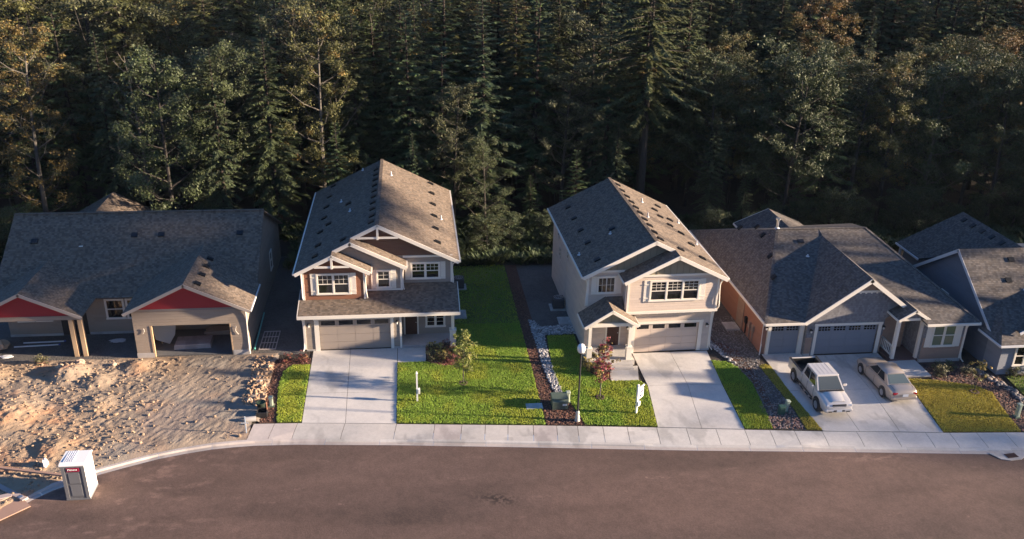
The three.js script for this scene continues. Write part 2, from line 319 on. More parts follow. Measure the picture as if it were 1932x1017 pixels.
// pavement slabs
{
  const g = new THREE.Group(); g.name = numbered('pavement'); g.userData = { kind: 'structure', label: 'pale concrete pavement in front of the lots', category: 'pavement' }; scene.add(g);
  const cuts = [-9.38, -8.2, -6.9, -4.2, -1.25, 0.95, 2.5, 3.85, 5.15, 6.6, 7.95, 9.15, 10.6, 12.0, 13.7, 15.4, 17.1, 18.75, 20.2, 21.6, 23.2, 25.2, 27.3, 29.2, 30.6, 32.2, 33.9, 35.6, 37.2, 38.8, 40.4, 42, 44, 46, 48];
  const P = [M.concreteWarm, M.concreteWarm, M.concrete, M.concrete, M.concrete, M.concreteWarm, M.concrete, M.concrete, M.concrete, M.concreteWarm, M.concrete];
  for (let i = 0; i < cuts.length - 1; i++) {
    const a = cuts[i] + 0.014, b = cuts[i + 1] - 0.014, sk = -0.17;
    const pts = [[a, backZ(a) + 0.01], [b, backZ(b) + 0.01], [b + sk, kerbZ(b) - 0.475], [a + sk, kerbZ(a) - 0.475]];
    const low = x => -0.006 - 0.05 * lowered(x), y = [0, 0, low(b + sk), low(a + sk)];
    const mid = (p, q, k) => [p[0] + (q[0] - p[0]) * k, p[1] + (q[1] - p[1]) * k], m0 = mid(pts[0], pts[3], 0.55), m1 = mid(pts[1], pts[2], 0.55), at = (p, h) => [p[0], h, p[1]];
    part(g, 'pavement_slab', [slab([at(pts[0], 0), at(pts[1], 0), at(m1, 0), at(m0, 0)], 0.1), slab([at(m0, 0), at(m1, 0), at(pts[2], y[2]), at(pts[3], y[3])], 0.1)].map(q => metreUV(q)), i < 11 ? P[i] : M.concreteNew);
  }
}
function driveway(name, label, slabs, m) {
  const g = new THREE.Group(); g.name = numbered(name); g.userData = { kind: 'structure', label, category: 'driveway' }; scene.add(g);
  let q = 0; for (const s of slabs) { // corners; each slab drawn in a little for the joint
    const cx = s.reduce((t, p) => t + p[0], 0) / s.length, cz = s.reduce((t, p) => t + p[1], 0) / s.length;
    part(g, 'driveway_slab', sheet(s.map(([x, z]) => [x - Math.sign(x - cx) * 0.012, z - Math.sign(z - cz) * 0.012]), 0.012, 0.1), m);
  }
  return g;
}
driveway('driveway', 'two-lane concrete driveway of the brown gabled house', [
  [[-6.72, -47.6], [-4.25, -47.5], [-4.35, -52.95], [-6.78, -52.95]], [[-4.25, -47.5], [-1.25, -47.35], [-1.25, -52.95], [-4.35, -52.95]],
  [[-6.66, -44.36], [-4.17, -44.14], [-4.25, -47.5], [-6.72, -47.6]], [[-4.17, -44.14], [-1.25, -43.87], [-1.25, -47.35], [-4.25, -47.5]],
  [[-1.24, -50.95], [0.62, -50.95], [0.62, -52.9], [-1.24, -52.95]]], M.concreteNew);
driveway('driveway', 'two-lane concrete driveway of the beige two-storey house', [
  [[14.35, -46.9], [16.9, -46.8], [16.95, -51.05], [14.35, -51.05]], [[16.9, -46.8], [19.1, -46.7], [19.5, -51.05], [16.95, -51.05]],
  [[13.78, -42.3], [16.3, -41.98], [16.9, -46.8], [14.35, -46.9]], [[16.3, -41.98], [18.78, -41.7], [19.1, -46.7], [16.9, -46.8]],
  [[12.15, -47.6], [13.95, -47.55], [14.33, -49.4], [12.4, -49.4]]], M.concreteNew);
driveway('driveway', 'wide concrete driveway with two parked vehicles', [
  [[23.05, -45.6], [25.7, -45.5], [25.75, -50.3], [23.05, -50.3]], [[25.7, -45.5], [28.3, -45.4], [28.4, -49.85], [25.75, -49.85]], [[28.3, -45.4], [30.95, -45.3], [31.05, -49.85], [28.4, -49.85]],
  [[23.28, -41.15], [25.4, -40.92], [25.7, -45.5], [23.05, -45.6]], [[25.4, -40.92], [27.75, -40.7], [28.3, -45.4], [25.7, -45.5]], [[27.75, -40.7], [30.26, -40.42], [30.95, -45.3], [28.3, -45.4]]], M.concreteNew);

// gravel, bark and stone
const gravelMat = mat([0.125, 0.118, 0.112], { map: soilTone, bump: gritBump, bumpScale: 0.04, rough: 1 });
const barkMat = mat([0.125, 0.062, 0.042], { map: soilTone, bump: gritBump, bumpScale: 0.06, rough: 1 });
const barkDark = mat([0.075, 0.045, 0.034], { map: soilTone, bump: gritBump, bumpScale: 0.06, rough: 1 });
structure('gravel_yard', sheet([[-29, -52.6], [-7.35, -52.6], [-7.35, -69.5], [-29, -69.5]], -0.012), gravelMat, 'dark gravel around the unfinished house');
structure('gravel_path', sheet([[8.25, -55.6], [11.2, -54.2], [11.2, -66.2], [8.2, -66.3]], -0.008), gravelMat, 'dark gravel beside the beige house');
structure('gravel_side_yard', sheet([[19.7, -52.2], [20.6, -49.4], [21.1, -46.7], [20.74, -43.5], [20.44, -41.6], [22.4, -41.3], [22.5, -43.4], [22.3, -48.7], [23, -50.3], [23, -66], [19.7, -66]], -0.008), mat([0.135, 0.118, 0.108], { map: soilTone, bump: gritBump, bumpScale: 0.05, rough: 1 }), 'grey gravel between the beige house and the garage house');
structure('bark_border', sheet([[7.36, -66.45], [8.25, -66.4], [8.3, -56.2], [8.93, -53.93], [8.65, -49.14], [8.84, -46.54], [9.47, -43.98], [9.6, -42.84], [7.37, -43.05], [7.37, -49.92]], 0.004), barkMat, 'red-brown bark mulch between the two lawns');
structure('bark_bed', sheet([[0.66, -52.95], [2.51, -52.95], [3.27, -51.5], [2.58, -50.28], [1.76, -50.3], [0.68, -50.8]], 0.008), mat([0.26, 0.105, 0.065], { map: soilTone, bump: gritBump, bumpScale: 0.06, rough: 1 }), 'red bark bed by the porch of the brown gabled house');
structure('bark_bed', sheet([[10.96, -51.8], [12.3, -49.6], [12.1, -47.6], [11.61, -47.85], [10.94, -48.84], [10.84, -50.72]], 0.008), barkDark, 'dark bark bed by the porch steps');
structure('bark_strip', sheet([[20.3, -52.8], [20.67, -49.99], [21.17, -47.4], [21.0, -44.2], [21.35, -44.0], [21.72, -47.1], [21.6, -51.0]], -0.002), barkMat, 'red bark strip across the gravel side yard');
structure('bark_bed', sheet([[32.95, -48.4], [36.2, -48.4], [36.4, -47.0], [37.6, -46.6], [36.6, -42.0], [35.4, -40.05], [34.95, -40.1], [35.42, -42.93], [35.8, -44.32], [35.25, -45.26], [32.87, -46.1]], 0.004), mat([0.115, 0.075, 0.062], { map: soilTone, bump: gritBump, bumpScale: 0.06, rough: 1 }), 'brown planting bed below the right-hand window');
structure('bark_strip', sheet([[-9.1, -44.5], [-8.1, -44.54], [-8.5, -48.44], [-8.43, -50.24], [-7.9, -51.1], [-6.8, -51.1], [-6.85, -52.0], [-9.2, -52.0], [-9.5, -48.5]], 0.004), barkMat, 'red-brown bark strip beside the bare dirt lot');

// the dirt lot: a real heightfield of clods, ruts and heaps
const dirtHeaps = [[-21.5, -50.9, 1.5, 0.5], [-23.5, -46.5, 2.4, 0.4], [-19.6, -49.9, 1.2, 0.35], [-25.5, -43, 2.5, 0.5], [-17.7, -51.6, 1.0, 0.35], [-19.7, -42.9, 1.4, 0.35], [-9.7, -49.8, 0.7, 0.30], [-9.8, -47.6, 0.6, 0.28], [-18.8, -47.2, 1.4, 0.28], [-26.5, -50.5, 1.8, 0.5]];
function dirtHeight(x, z) {
  const rough = smooth(-14.8, -17.5, x + 0.25 * (z + 46)); // the right half is tracked flat, the left heaped
  let h = 0.05 + 0.08 * (fbm(x * 0.5, z * 0.5, 3, 301) - 0.4) * (1 + rough);
  h += (0.018 + 0.040 * rough) * (fbm(x * 2.2 + 3, z * 2.2, 4, 302) - 0.45) + 0.018 * (fbm(x * 9, z * 9, 2, 304) - 0.5);
  const a = x * 0.86 + z * 0.5; // tread marks
  h += (1 - rough) * 0.030 * Math.pow(Math.max(0, fbm(a * 5.2, (z * 0.86 - x * 0.5) * 2.0, 2, 303) - 0.3), 1) * 2;
  const cl = fbm(x * 4.6, z * 4.6, 2, 305); h += (0.010 + 0.030 * rough) * smooth(0.52, 0.75, cl);
  for (const [hx, hz, r, k] of dirtHeaps) { const d = Math.hypot(x - hx, z - hz) / r; if (d < 1) h += (hx < -21 ? 1.1 : 0.7) * k * Math.pow(1 - d * d, 2) * (0.7 + 0.6 * fbm(x * 2, z * 2, 3, 309)); }
  return h;
}
{
  const x0 = -34, x1 = -8.95, z0 = -53.1, z1 = -36, nx = 330, nz = 225, edge = (x, z) => Math.min(1, Math.min((kerbZ(x) - 0.45 - z), 9) / 0.5);
  const pos = [], uv = [], col = [], idx = [], id = new Map(); let n = 0;
  const inside = (x, z) => z < kerbZ(Math.max(x, -20.6)) - 0.40 && !(x > -9.42 && z > -44.6) && !(x < -20.4 && z > -37);
  for (let j = 0; j <= nz; j++) for (let i = 0; i <= nx; i++) {
    const x = x0 + (x1 - x0) * i / nx, z = z0 + (z1 - z0) * j / nz; if (!inside(x, z)) continue;
    const e = Math.min(1, Math.max(0, edge(x, z))), back = smooth(-53.1, -52.3, z), rt = smooth(-8.95, -9.3, x);
    const h = -0.03 + (dirtHeight(x, z) + 0.03) * Math.min(e, back, rt);
    id.set(j * 1000 + i, n++); pos.push(x, h, z); uv.push(x, z);
    const c1 = fbm(x * 0.35, z * 0.35, 3, 320), c2 = fbm(x * 3, z * 3, 3, 321), grey = smooth(0.45, 0.62, fbm(x * 0.3 + 4, z * 0.5, 3, 323)), orange = smooth(0.55, 0.7, fbm(x * 0.4 + 7, z * 0.45, 3, 325));
    const flat = smooth(-17.5, -14.5, x + 0.25 * (z + 46)), t = 0.72 + 0.35 * c1 + 0.30 * (c2 - 0.5);
    const o = orange * (1 - 0.7 * flat), gr = grey * 0.6 + flat * 0.9;
    col.push(t * (0.365 + 0.05 * o - 0.055 * gr), t * (0.258 - 0.025 * o - 0.012 * gr), t * (0.165 - 0.035 * o + 0.018 * gr));
  }
  for (let j = 0; j < nz; j++) for (let i = 0; i < nx; i++) { const a = id.get(j * 1000 + i), b = id.get(j * 1000 + i + 1), c = id.get(j * 1000 + 1000 + i), d = id.get(j * 1000 + 1001 + i); if (a === undefined || b === undefined || c === undefined || d === undefined) continue; idx.push(a, c, b, b, c, d); }
  const g = new THREE.BufferGeometry(); g.setAttribute('position', new THREE.Float32BufferAttribute(pos, 3)); g.setAttribute('uv', new THREE.Float32BufferAttribute(uv, 2)); g.setAttribute('color', new THREE.Float32BufferAttribute(col, 3)); g.setIndex(idx); g.computeVertexNormals();
  const m = new THREE.MeshStandardMaterial({ vertexColors: true, roughness: 1, bumpMap: gritBump, bumpScale: 0.015 });
  structure('dirt_lot', g, m, 'bare tan dirt with ruts and heaps in front of the unfinished house');
  // loose clods
  const R = rng(77), proto = new THREE.IcosahedronGeometry(1, 1), pp = proto.attributes.position;
  for (let i = 0; i < pp.count; i++) { const k = 0.75 + 0.5 * hash(Math.round(pp.getX(i) * 50), Math.round(pp.getY(i) * 50) + Math.round(pp.getZ(i) * 90), 4); pp.setXYZ(i, pp.getX(i) * k, pp.getY(i) * k * 0.75, pp.getZ(i) * k); }
  proto.computeVertexNormals();
  const N = 5200, im = new THREE.InstancedMesh(proto, new THREE.MeshStandardMaterial({ roughness: 1 }), N), mx = new THREE.Matrix4(), q = new THREE.Quaternion(), e = new THREE.Euler(), c = new THREE.Color();
  let k = 0;
  while (k < N) {
    const strip = R() < 0.14, x = strip ? between(R, -10.4, -9.1) : -29 + 19.2 * Math.pow(R(), 1.15), z = strip ? between(R, -52.3, -46.4) : between(R, -52.6, -37.5);
    if (!inside(x, z) || z > kerbZ(Math.max(x, -20.6)) - 0.6 || z < -52.5) continue;
    if (!strip && x > -15 && R() < 0.8) continue;
    const s = Math.pow(R(), 5) * (strip ? 0.13 : 0.085) + 0.014;
    e.set(R() * 6, R() * 6, R() * 6); q.setFromEuler(e);
    mx.compose(new THREE.Vector3(x, dirtHeight(x, z) * smooth(-53.1, -52.3, z) + s * 0.25, z), q, new THREE.Vector3(s, s * 0.8, s)); im.setMatrixAt(k, mx);
    const t = 0.7 + 0.6 * R(); im.setColorAt(k, strip ? c.setRGB(0.36 * t, 0.24 * t, 0.15 * t) : c.setRGB(0.31 * t, 0.22 * t, 0.145 * t)); k++;
  }
  im.name = 'dirt_clods'; im.castShadow = im.receiveShadow = true; im.userData = { kind: 'stuff', label: 'loose tan clods and stones strewn over the dirt lot', category: 'clods' }; scene.add(im);
}

// lawns: turf sheets with blades standing on them
const turfMat = mat([0.10, 0.135, 0.022], { map: lawnTone, bump: gritBump, bumpScale: 0.05, rough: 1 });
const turfDry = mat([0.21, 0.185, 0.04], { map: lawnTone, bump: gritBump, bumpScale: 0.05, rough: 1 });
const LAWNS = {
  brownLeft: [[[-8.10, -44.54], [-6.70, -44.45], [-6.80, -51.06], [-7.96, -51.08], [-8.43, -50.24], [-8.50, -48.44]], 0, 'short green lawn strip left of the brown gabled house driveway'],
  brownFront: [[[-1.22, -43.9], [7.33, -43.06], [7.36, -50], [7.3, -66.4], [2.75, -66.4], [2.75, -53], [3.27, -51.5], [2.58, -50.28], [1.76, -50.3], [0.66, -50.85], [0.64, -50.93], [-1.22, -50.93]], 0, 'green front and side lawn of the brown gabled house'],
  beigeFront: [[[9.0, -53.9], [10.9, -53.9], [10.85, -50.72], [10.94, -48.84], [11.61, -47.85], [12.14, -47.58], [13.93, -47.52], [14.3, -46.9], [13.75, -42.35], [9.61, -42.86], [9.47, -43.98], [8.84, -46.54], [8.65, -49.14]], 0, 'green front lawn of the beige two-storey house'],
  beigeRight: [[[19.36, -49.72], [20.35, -49.37], [20.81, -48.64], [21.05, -46.73], [20.72, -43.50], [20.42, -41.6], [18.81, -41.72], [19.12, -46.7]], 0, 'green lawn strip right of the beige house driveway'],
  garageLeft: [[[22.29, -48.66], [22.64, -48.91], [23.02, -48.76], [23.02, -45.6], [23.25, -41.25], [22.35, -41.35], [22.51, -43.36]], 1, 'narrow dry grass strip beside the pickup truck'],
  garageFront: [[[31.05, -46.5], [32.87, -46.10], [35.25, -45.26], [35.80, -44.32], [35.42, -42.93], [34.91, -40.15], [30.29, -40.48], [30.98, -45.3]], 1, 'yellowish front lawn of the grey garage house'],
  slateFront: [[[37.9, -46.2], [48, -46.2], [48, -39.0], [37.0, -39.95], [37.6, -43.0]], 0, 'shaded front lawn of the slate-blue house'],
};
{
  const tuft = (() => { // nine bent blades
    const R = rng(3), pos = [];
    for (let i = 0; i < 9; i++) {
      const a = R() * 6.28, r = R() * 0.035, x = Math.cos(a) * r, z = Math.sin(a) * r, b = R() * 6.28, h = 0.032 + 0.04 * R(), w = 0.008, lx = Math.cos(b) * 0.03 * R(), lz = Math.sin(b) * 0.03 * R(), c = Math.cos(b + 1.57) * w, s = Math.sin(b + 1.57) * w;
      pos.push(x - c, 0, z - s, x + c, 0, z + s, x + lx, h, z + lz);
    }
    const g = new THREE.BufferGeometry(); g.setAttribute('position', new THREE.Float32BufferAttribute(pos, 3)); g.computeVertexNormals(); return g;
  })();
  const blade = new THREE.MeshStandardMaterial({ roughness: 0.7, side: THREE.DoubleSide });
  const R = rng(12), mx = new THREE.Matrix4(), q = new THREE.Quaternion(), up = new THREE.Vector3(0, 1, 0), c = new THREE.Color();
  for (const [key, [poly, dry, label]] of Object.entries(LAWNS)) {
    structure('lawn', sheet(poly, 0.03, 0.06), dry ? turfDry : turfMat, label, 'lawn');
    const [xa, xb, za, zb] = bounds(poly), spots = [], step = key === 'slateFront' ? 0.2 : 0.075;
    for (let x = xa; x < xb; x += step) for (let z = za; z < zb; z += step) { const px = x + R() * step, pz = z + R() * step; if ((pz < -56 && R() < 0.75) || !inPoly(px, pz, poly)) continue; spots.push([px, pz]); }
    const im = new THREE.InstancedMesh(tuft, blade, spots.length);
    spots.forEach(([x, z], i) => {
      const n = fbm(x * 0.8, z * 0.8, 3, 410), f = fbm(x * 4, z * 4, 2, 411), s = 0.75 + 0.6 * f + 0.25 * R();
      q.setFromAxisAngle(up, R() * 6.28); mx.compose(new THREE.Vector3(x, 0.03, z), q, new THREE.Vector3(s * 1.2, s, s * 1.2)); im.setMatrixAt(i, mx);
      const y = smooth(0.42, 0.72, n) * 0.7 + 0.3 * R(), t = 0.86 + 0.28 * R();
      im.setColorAt(i, dry ? c.setRGB(0.50 * t, (0.42 + 0.02 * y) * t, 0.075 * t) : c.setRGB((0.275 + 0.15 * y) * t, (0.425 + 0.03 * y) * t, 0.05 * t));
    });
    im.name = numbered('grass'); im.castShadow = im.receiveShadow = true; im.userData = { kind: 'stuff', label: 'blades of the ' + label, category: 'grass' }; scene.add(im);
  }
}
// river stones and bark chips
function strew(name, label, category, poly, density, size, colours, y, seed, flat = 0.6) {
  const R = rng(seed), [xa, xb, za, zb] = bounds(poly), n = Math.round((xb - xa) * (zb - za) * density), list = [];
  for (let i = 0; i < n; i++) { const x = between(R, xa, xb), z = between(R, za, zb); if (inPoly(x, z, poly)) list.push([x, z]); }
  const g = new THREE.IcosahedronGeometry(1, 1), im = new THREE.InstancedMesh(g, new THREE.MeshStandardMaterial({ roughness: 0.9 }), list.length), mx = new THREE.Matrix4(), q = new THREE.Quaternion(), e = new THREE.Euler(), c = new THREE.Color();
  list.forEach(([x, z], i) => {
    const s = between(R, size[0], size[1]); e.set(R() * 0.8 - 0.4, R() * 6.3, R() * 0.8 - 0.4); q.setFromEuler(e);
    mx.compose(new THREE.Vector3(x, y + s * 0.25 + R() * 0.02, z), q, new THREE.Vector3(s * between(R, 0.8, 1.4), s * flat, s)); im.setMatrixAt(i, mx);
    const k = colours[Math.floor(R() * colours.length)], t = 0.8 + 0.4 * R(); im.setColorAt(i, c.setRGB(k[0] * t, k[1] * t, k[2] * t));
  });
  im.name = numbered(name); im.castShadow = im.receiveShadow = true; im.userData = { kind: 'stuff', label, category }; scene.add(im);
}
const stoneCol = [[0.4, 0.375, 0.35], [0.27, 0.26, 0.255], [0.5, 0.47, 0.43], [0.21, 0.21, 0.21]];
strew('river_stones', 'pale river stones in a winding dry creek bed', 'stones', [[8.02, -56.4], [8.4, -56.3], [8.75, -55.3], [11.1, -55.4], [11.1, -54.1], [8.85, -54.0], [8.72, -51.97], [8.75, -49.14], [8.86, -46.6], [8.55, -46.2], [8.3, -46.9], [8.15, -49.18], [8.1, -52.0], [8.05, -55.2]], 150, [0.035, 0.085], stoneCol, 0.01, 31);
const chips = [[0.17, 0.075, 0.048], [0.12, 0.055, 0.038], [0.24, 0.12, 0.08], [0.08, 0.045, 0.034]];
strew('bark_chips', 'red-brown bark chips between the lawns', 'bark', [[7.38, -62], [8.2, -62], [8.05, -56], [8.1, -50], [8.3, -46.9], [8.7, -46.2], [9.45, -43.98], [9.58, -42.86], [7.39, -43.08]], 130, [0.015, 0.05], chips, 0.008, 33, 0.35);
strew('bark_chips', 'red bark chips in the porch bed', 'bark', [[0.66, -52.9], [2.51, -52.9], [3.2, -51.5], [2.55, -50.3], [1.76, -50.3], [0.68, -50.8]], 140, [0.015, 0.05], [[0.33, 0.13, 0.08], [0.24, 0.1, 0.06], [0.4, 0.2, 0.13]], 0.01, 34, 0.35);
strew('bark_chips', 'red bark chips beside the dirt lot', 'bark', [[-9.1, -44.6], [-8.2, -44.6], [-8.55, -48.44], [-8.5, -50.3], [-8, -51.15], [-6.85, -51.1], [-6.85, -52], [-9.2, -52], [-9.4, -48.5]], 110, [0.015, 0.05], chips, 0.008, 35, 0.35);
strew('bark_chips', 'bark chips and gravel in the side yard near the pavement', 'bark', [[20.5, -44.2], [22.4, -44.2], [22.3, -41.4], [20.48, -41.65]], 130, [0.02, 0.06], [[0.34, 0.2, 0.15], [0.22, 0.12, 0.09], [0.36, 0.27, 0.22]], 0.0, 36, 0.5);
strew('side_gravel', 'loose grey gravel in the side yard', 'gravel', [[19.75, -52.2], [20.6, -49.4], [21.1, -46.7], [20.8, -44.2], [22.45, -44.2], [22.3, -48.7], [22.9, -50.3], [22.9, -56], [19.75, -56]], 110, [0.015, 0.05], [[0.2, 0.175, 0.16], [0.13, 0.12, 0.115], [0.26, 0.24, 0.22]], -0.008, 37, 0.6);
strew('side_stones', 'row of pale rocks along the side yard', 'stones', [[19.75, -52.6], [20.15, -52.6], [20.9, -49.2], [20.6, -49.0]], 60, [0.04, 0.10], stoneCol, 0, 38, 0.7);
strew('bark_chips', 'brown bark chips and stones in the bed below the window', 'bark', [[33.0, -48.0], [36.2, -48.0], [36.4, -47.0], [37.5, -46.6], [36.6, -42.0], [35.4, -40.1], [35.0, -40.1], [35.46, -42.93], [35.85, -44.32], [35.3, -45.3], [32.9, -46.2]], 110, [0.015, 0.055], [[0.16, 0.1, 0.08], [0.11, 0.075, 0.065], [0.3, 0.15, 0.1]], 0.008, 39, 0.4);
strew('border_stones', 'rounded stones edging the shaded lawn', 'stones', [[36.2, -47.2], [36.7, -47.2], [37.5, -44.5], [37.0, -41.5], [36.7, -42.0], [37.0, -44.2]], 45, [0.06, 0.15], [[0.22, 0.18, 0.16], [0.28, 0.24, 0.21], [0.16, 0.15, 0.14]], 0, 40, 0.7);
// ---------------------------------------------------------------- house parts
const paneGeo = (w, h) => new THREE.BoxGeometry(w, h, 0.012);
// a window facing local +z, centred at x, y on the wall plane z; units side by side, upper sash with a grid
function addWindow(g, { x, y, z, w, h, units = 1, grid = [3, 2], hung = true, slider = false, trim = 0.1, turn = 0, frame = M.trim, glass = M.glass, shutters = 0, shutterMat = M.trim, name = 'window' }) {
  const f = [], t = trim, W = w - 2 * t, H = h - 2 * t;
  f.push(box(w, t, 0.07, 0, h / 2 - t / 2, 0.035), box(w + 0.06, t, 0.085, 0, -h / 2 + t / 2, 0.043), box(t, H, 0.07, -w / 2 + t / 2, 0, 0.035), box(t, H, 0.07, w / 2 - t / 2, 0, 0.035));
  const uw = (W - (units - 1) * 0.09) / units;
  for (let i = 1; i < units; i++) f.push(box(0.09, H, 0.06, -W / 2 + i * (uw + 0.09) - 0.045, 0, 0.03));
  const s = 0.035;
  const panes = [], bars = [];
  for (let i = 0; i < units; i++) {
    const cx = -W / 2 + uw / 2 + i * (uw + 0.09);
    f.push(box(s, H, 0.05, cx - uw / 2 + s / 2, 0, 0.025), box(s, H, 0.05, cx + uw / 2 - s / 2, 0, 0.025), box(uw - 2 * s, s, 0.05, cx, H / 2 - s / 2, 0.025), box(uw - 2 * s, s, 0.05, cx, -H / 2 + s / 2, 0.025));
    if (slider) { f.push(box(0.05, H - 2 * s, 0.05, cx, 0, 0.025)); panes.push([cx - uw / 4, 0, uw / 2 - s, H - 2 * s], [cx + uw / 4, 0, uw / 2 - s, H - 2 * s]); if (grid) bars.push([cx - uw / 4, 0, uw / 2 - s, H - 2 * s], [cx + uw / 4, 0, uw / 2 - s, H - 2 * s]); }
    else if (hung) { f.push(box(uw - 2 * s, 0.055, 0.052, cx, 0, 0.026)); const ph = H / 2 - s - 0.02; panes.push([cx, H / 4, uw - 2 * s, ph], [cx, -H / 4, uw - 2 * s, ph]); if (grid) bars.push([cx, H / 4, uw - 2 * s, ph]); }
    else { panes.push([cx, 0, uw - 2 * s, H - 2 * s]); if (grid) bars.push([cx, 0, uw - 2 * s, H - 2 * s]); }
  }
  const m = part(g, name, f, frame); m.position.set(x, y, z); m.rotation.y = turn;
  for (const [px, py, pw, ph] of panes) { const p = part(m, 'pane', paneGeo(pw, ph), glass); p.position.set(px, py, 0.012); }
  for (const [px, py, pw, ph] of bars) {
    const b = []; for (let i = 1; i < grid[0]; i++) b.push(box(0.022, ph, 0.012, px - pw / 2 + pw * i / grid[0], py, 0.026)); for (let i = 1; i < grid[1]; i++) b.push(box(pw, 0.022, 0.011, px, py - ph / 2 + ph * i / grid[1], 0.026));
    part(m, 'glazing_bars', b, frame);
  }
  if (shutters) for (const s of [-1, 1]) {
    const pl = []; for (let i = 0; i < 4; i++) pl.push(box(shutters / 4 - 0.008, h + 0.02, 0.03, (i - 1.5) * shutters / 4, 0, 0.015));
    pl.push(box(shutters - 0.02, 0.07, 0.025, 0, h * 0.32, 0.042), box(shutters - 0.02, 0.07, 0.025, 0, -h * 0.32, 0.042));
    const sh = part(g, 'shutter', pl, shutterMat); sh.position.set(x + s * (w / 2 + shutters / 2 + 0.015), y, z);
  }
  return m;
}
function addGarageDoor(g, { x0, x1, y0 = 0.015, y1, z, mtl, cols = 4, panes = 4, paneGrid = 0, frame = M.trim, jamb = [0.25, 0.25], head = 0.2, windowWidth = 0.8 }) {
  const w = x1 - x0, h = y1 - y0, cx = (x0 + x1) / 2, rows = 4, rh = h / rows;
  const d = part(g, 'garage_door', box(w, h, 0.05, cx, y0 + h / 2, z - 0.14), mtl);
  for (let r = 0; r < rows; r++) for (let c = 0; c < cols; c++) {
    const pw = w / cols, px = x0 + pw * (c + 0.5), py = y0 + rh * (r + 0.5);
    if (r === rows - 1 && panes) {
      const ww = pw * windowWidth, p = part(d, 'pane', box(ww, rh * 0.56, 0.03, px, py, z - 0.115), M.glass);
      part(d, 'door_panel', [box(pw - 0.02, rh * 0.2, 0.03, px, py + rh * 0.385, z - 0.105), box(pw - 0.02, rh * 0.2, 0.03, px, py - rh * 0.385, z - 0.105), box((pw - 0.02 - ww) / 2, rh * 0.57, 0.03, px - (pw - 0.02 + ww) / 4, py, z - 0.105), box((pw - 0.02 - ww) / 2, rh * 0.57, 0.03, px + (pw - 0.02 + ww) / 4, py, z - 0.105)], mtl);
      if (paneGrid) { const b = []; for (let i = 1; i < paneGrid; i++) b.push(box(0.035, rh * 0.56, 0.02, px - ww / 2 + ww * i / paneGrid, py, z - 0.09)); b.push(box(ww, 0.03, 0.019, px, py, z - 0.09)); part(d, 'glazing_bars', b, mtl); }
    } else part(d, 'door_panel', box(pw - 0.02, rh - 0.018, 0.03, px, py, z - 0.105), mtl);
  }
  part(g, 'door_trim', span(x0 - jamb[0], x0, 0.012, y1, z - 0.15, z + 0.035), frame); part(g, 'door_trim', span(x1, x1 + jamb[1], 0.012, y1, z - 0.15, z + 0.035), frame);
  part(g, 'door_trim', span(x0 - jamb[0] - 0.04, x1 + jamb[1] + 0.04, y1, y1 + head, z - 0.15, z + 0.045), frame);
  return d;
}
function addDoor(g, x0, x1, y0, y1, z, mtl = M.doorBrown, frame = M.trim) {
  const d = part(g, 'front_door', span(x0, x1, y0, y1, z, z + 0.05), mtl), w = x1 - x0, h = y1 - y0;
  for (const [px, py, pw, ph] of [[0.27, 0.24, 0.34, 0.34], [0.73, 0.24, 0.34, 0.34], [0.27, 0.66, 0.34, 0.38], [0.73, 0.66, 0.34, 0.38]]) part(d, 'door_panel', box(w * pw, h * ph, 0.02, x0 + w * px, y0 + h * py, z + 0.057), mtl);
  part(d, 'door_knob', new THREE.SphereGeometry(0.035, 10, 8).translate(x0 + w * 0.9, y0 + h * 0.46, z + 0.09), M.steel);
  part(g, 'door_frame', [span(x0 - 0.1, x0 - 0.002, y0, y1 + 0.1, z - 0.02, z + 0.07), span(x1 + 0.002, x1 + 0.1, y0, y1 + 0.1, z - 0.02, z + 0.07), span(x0, x1, y1 + 0.002, y1 + 0.1, z - 0.02, z + 0.07)], frame);
}
function addLantern(g, x, y, z) {
  const l = part(g, 'wall_lantern', [box(0.1, 0.22, 0.03, x, y, z + 0.015), cyl(0.02, 0.02, 0.12, 8).rotateX(Math.PI / 2).translate(x, y + 0.1, z + 0.08), new THREE.ConeGeometry(0.12, 0.12, 10).translate(x, y + 0.12, z + 0.15)], M.black);
  part(l, 'lantern_glass', cyl(0.07, 0.05, 0.17, 10, x, y - 0.03, z + 0.15), M.frosted);
}
const ventGeo = (() => metreUV(new THREE.BoxGeometry(0.42, 0.10, 0.36)))();
// box vents on a roof slope; slope = rise per metre towards -x (sx = -1 means the slope falls to the left)
function addVents(roof, list, y0, k, axis = 'x') {
  for (const [x, z] of list) { const v = part(roof, 'roof_vent', ventGeo, M.darkMetal); v.position.set(x, y0 + k * (axis === 'x' ? x : z) + 0.045, z); if (axis === 'x') v.rotation.z = Math.atan(k); else v.rotation.x = -Math.atan(k); }
}
function addPipes(roof, list, y0, k, axis = 'x', m = M.pipe, h = 0.38) {
  for (const [x, z] of list) { const y = y0 + k * (axis === 'x' ? x : z); part(roof, 'vent_pipe', [cyl(0.05, 0.05, h, 8, x, y + h / 2 - 0.06, z), cyl(0.07, 0.14, 0.07, 8, x, y + 0.03, z)], m); }
}
function addDownspout(g, pts, m = M.trim) { part(g, 'downspout', tube(pts, 0.042, 6), m); }

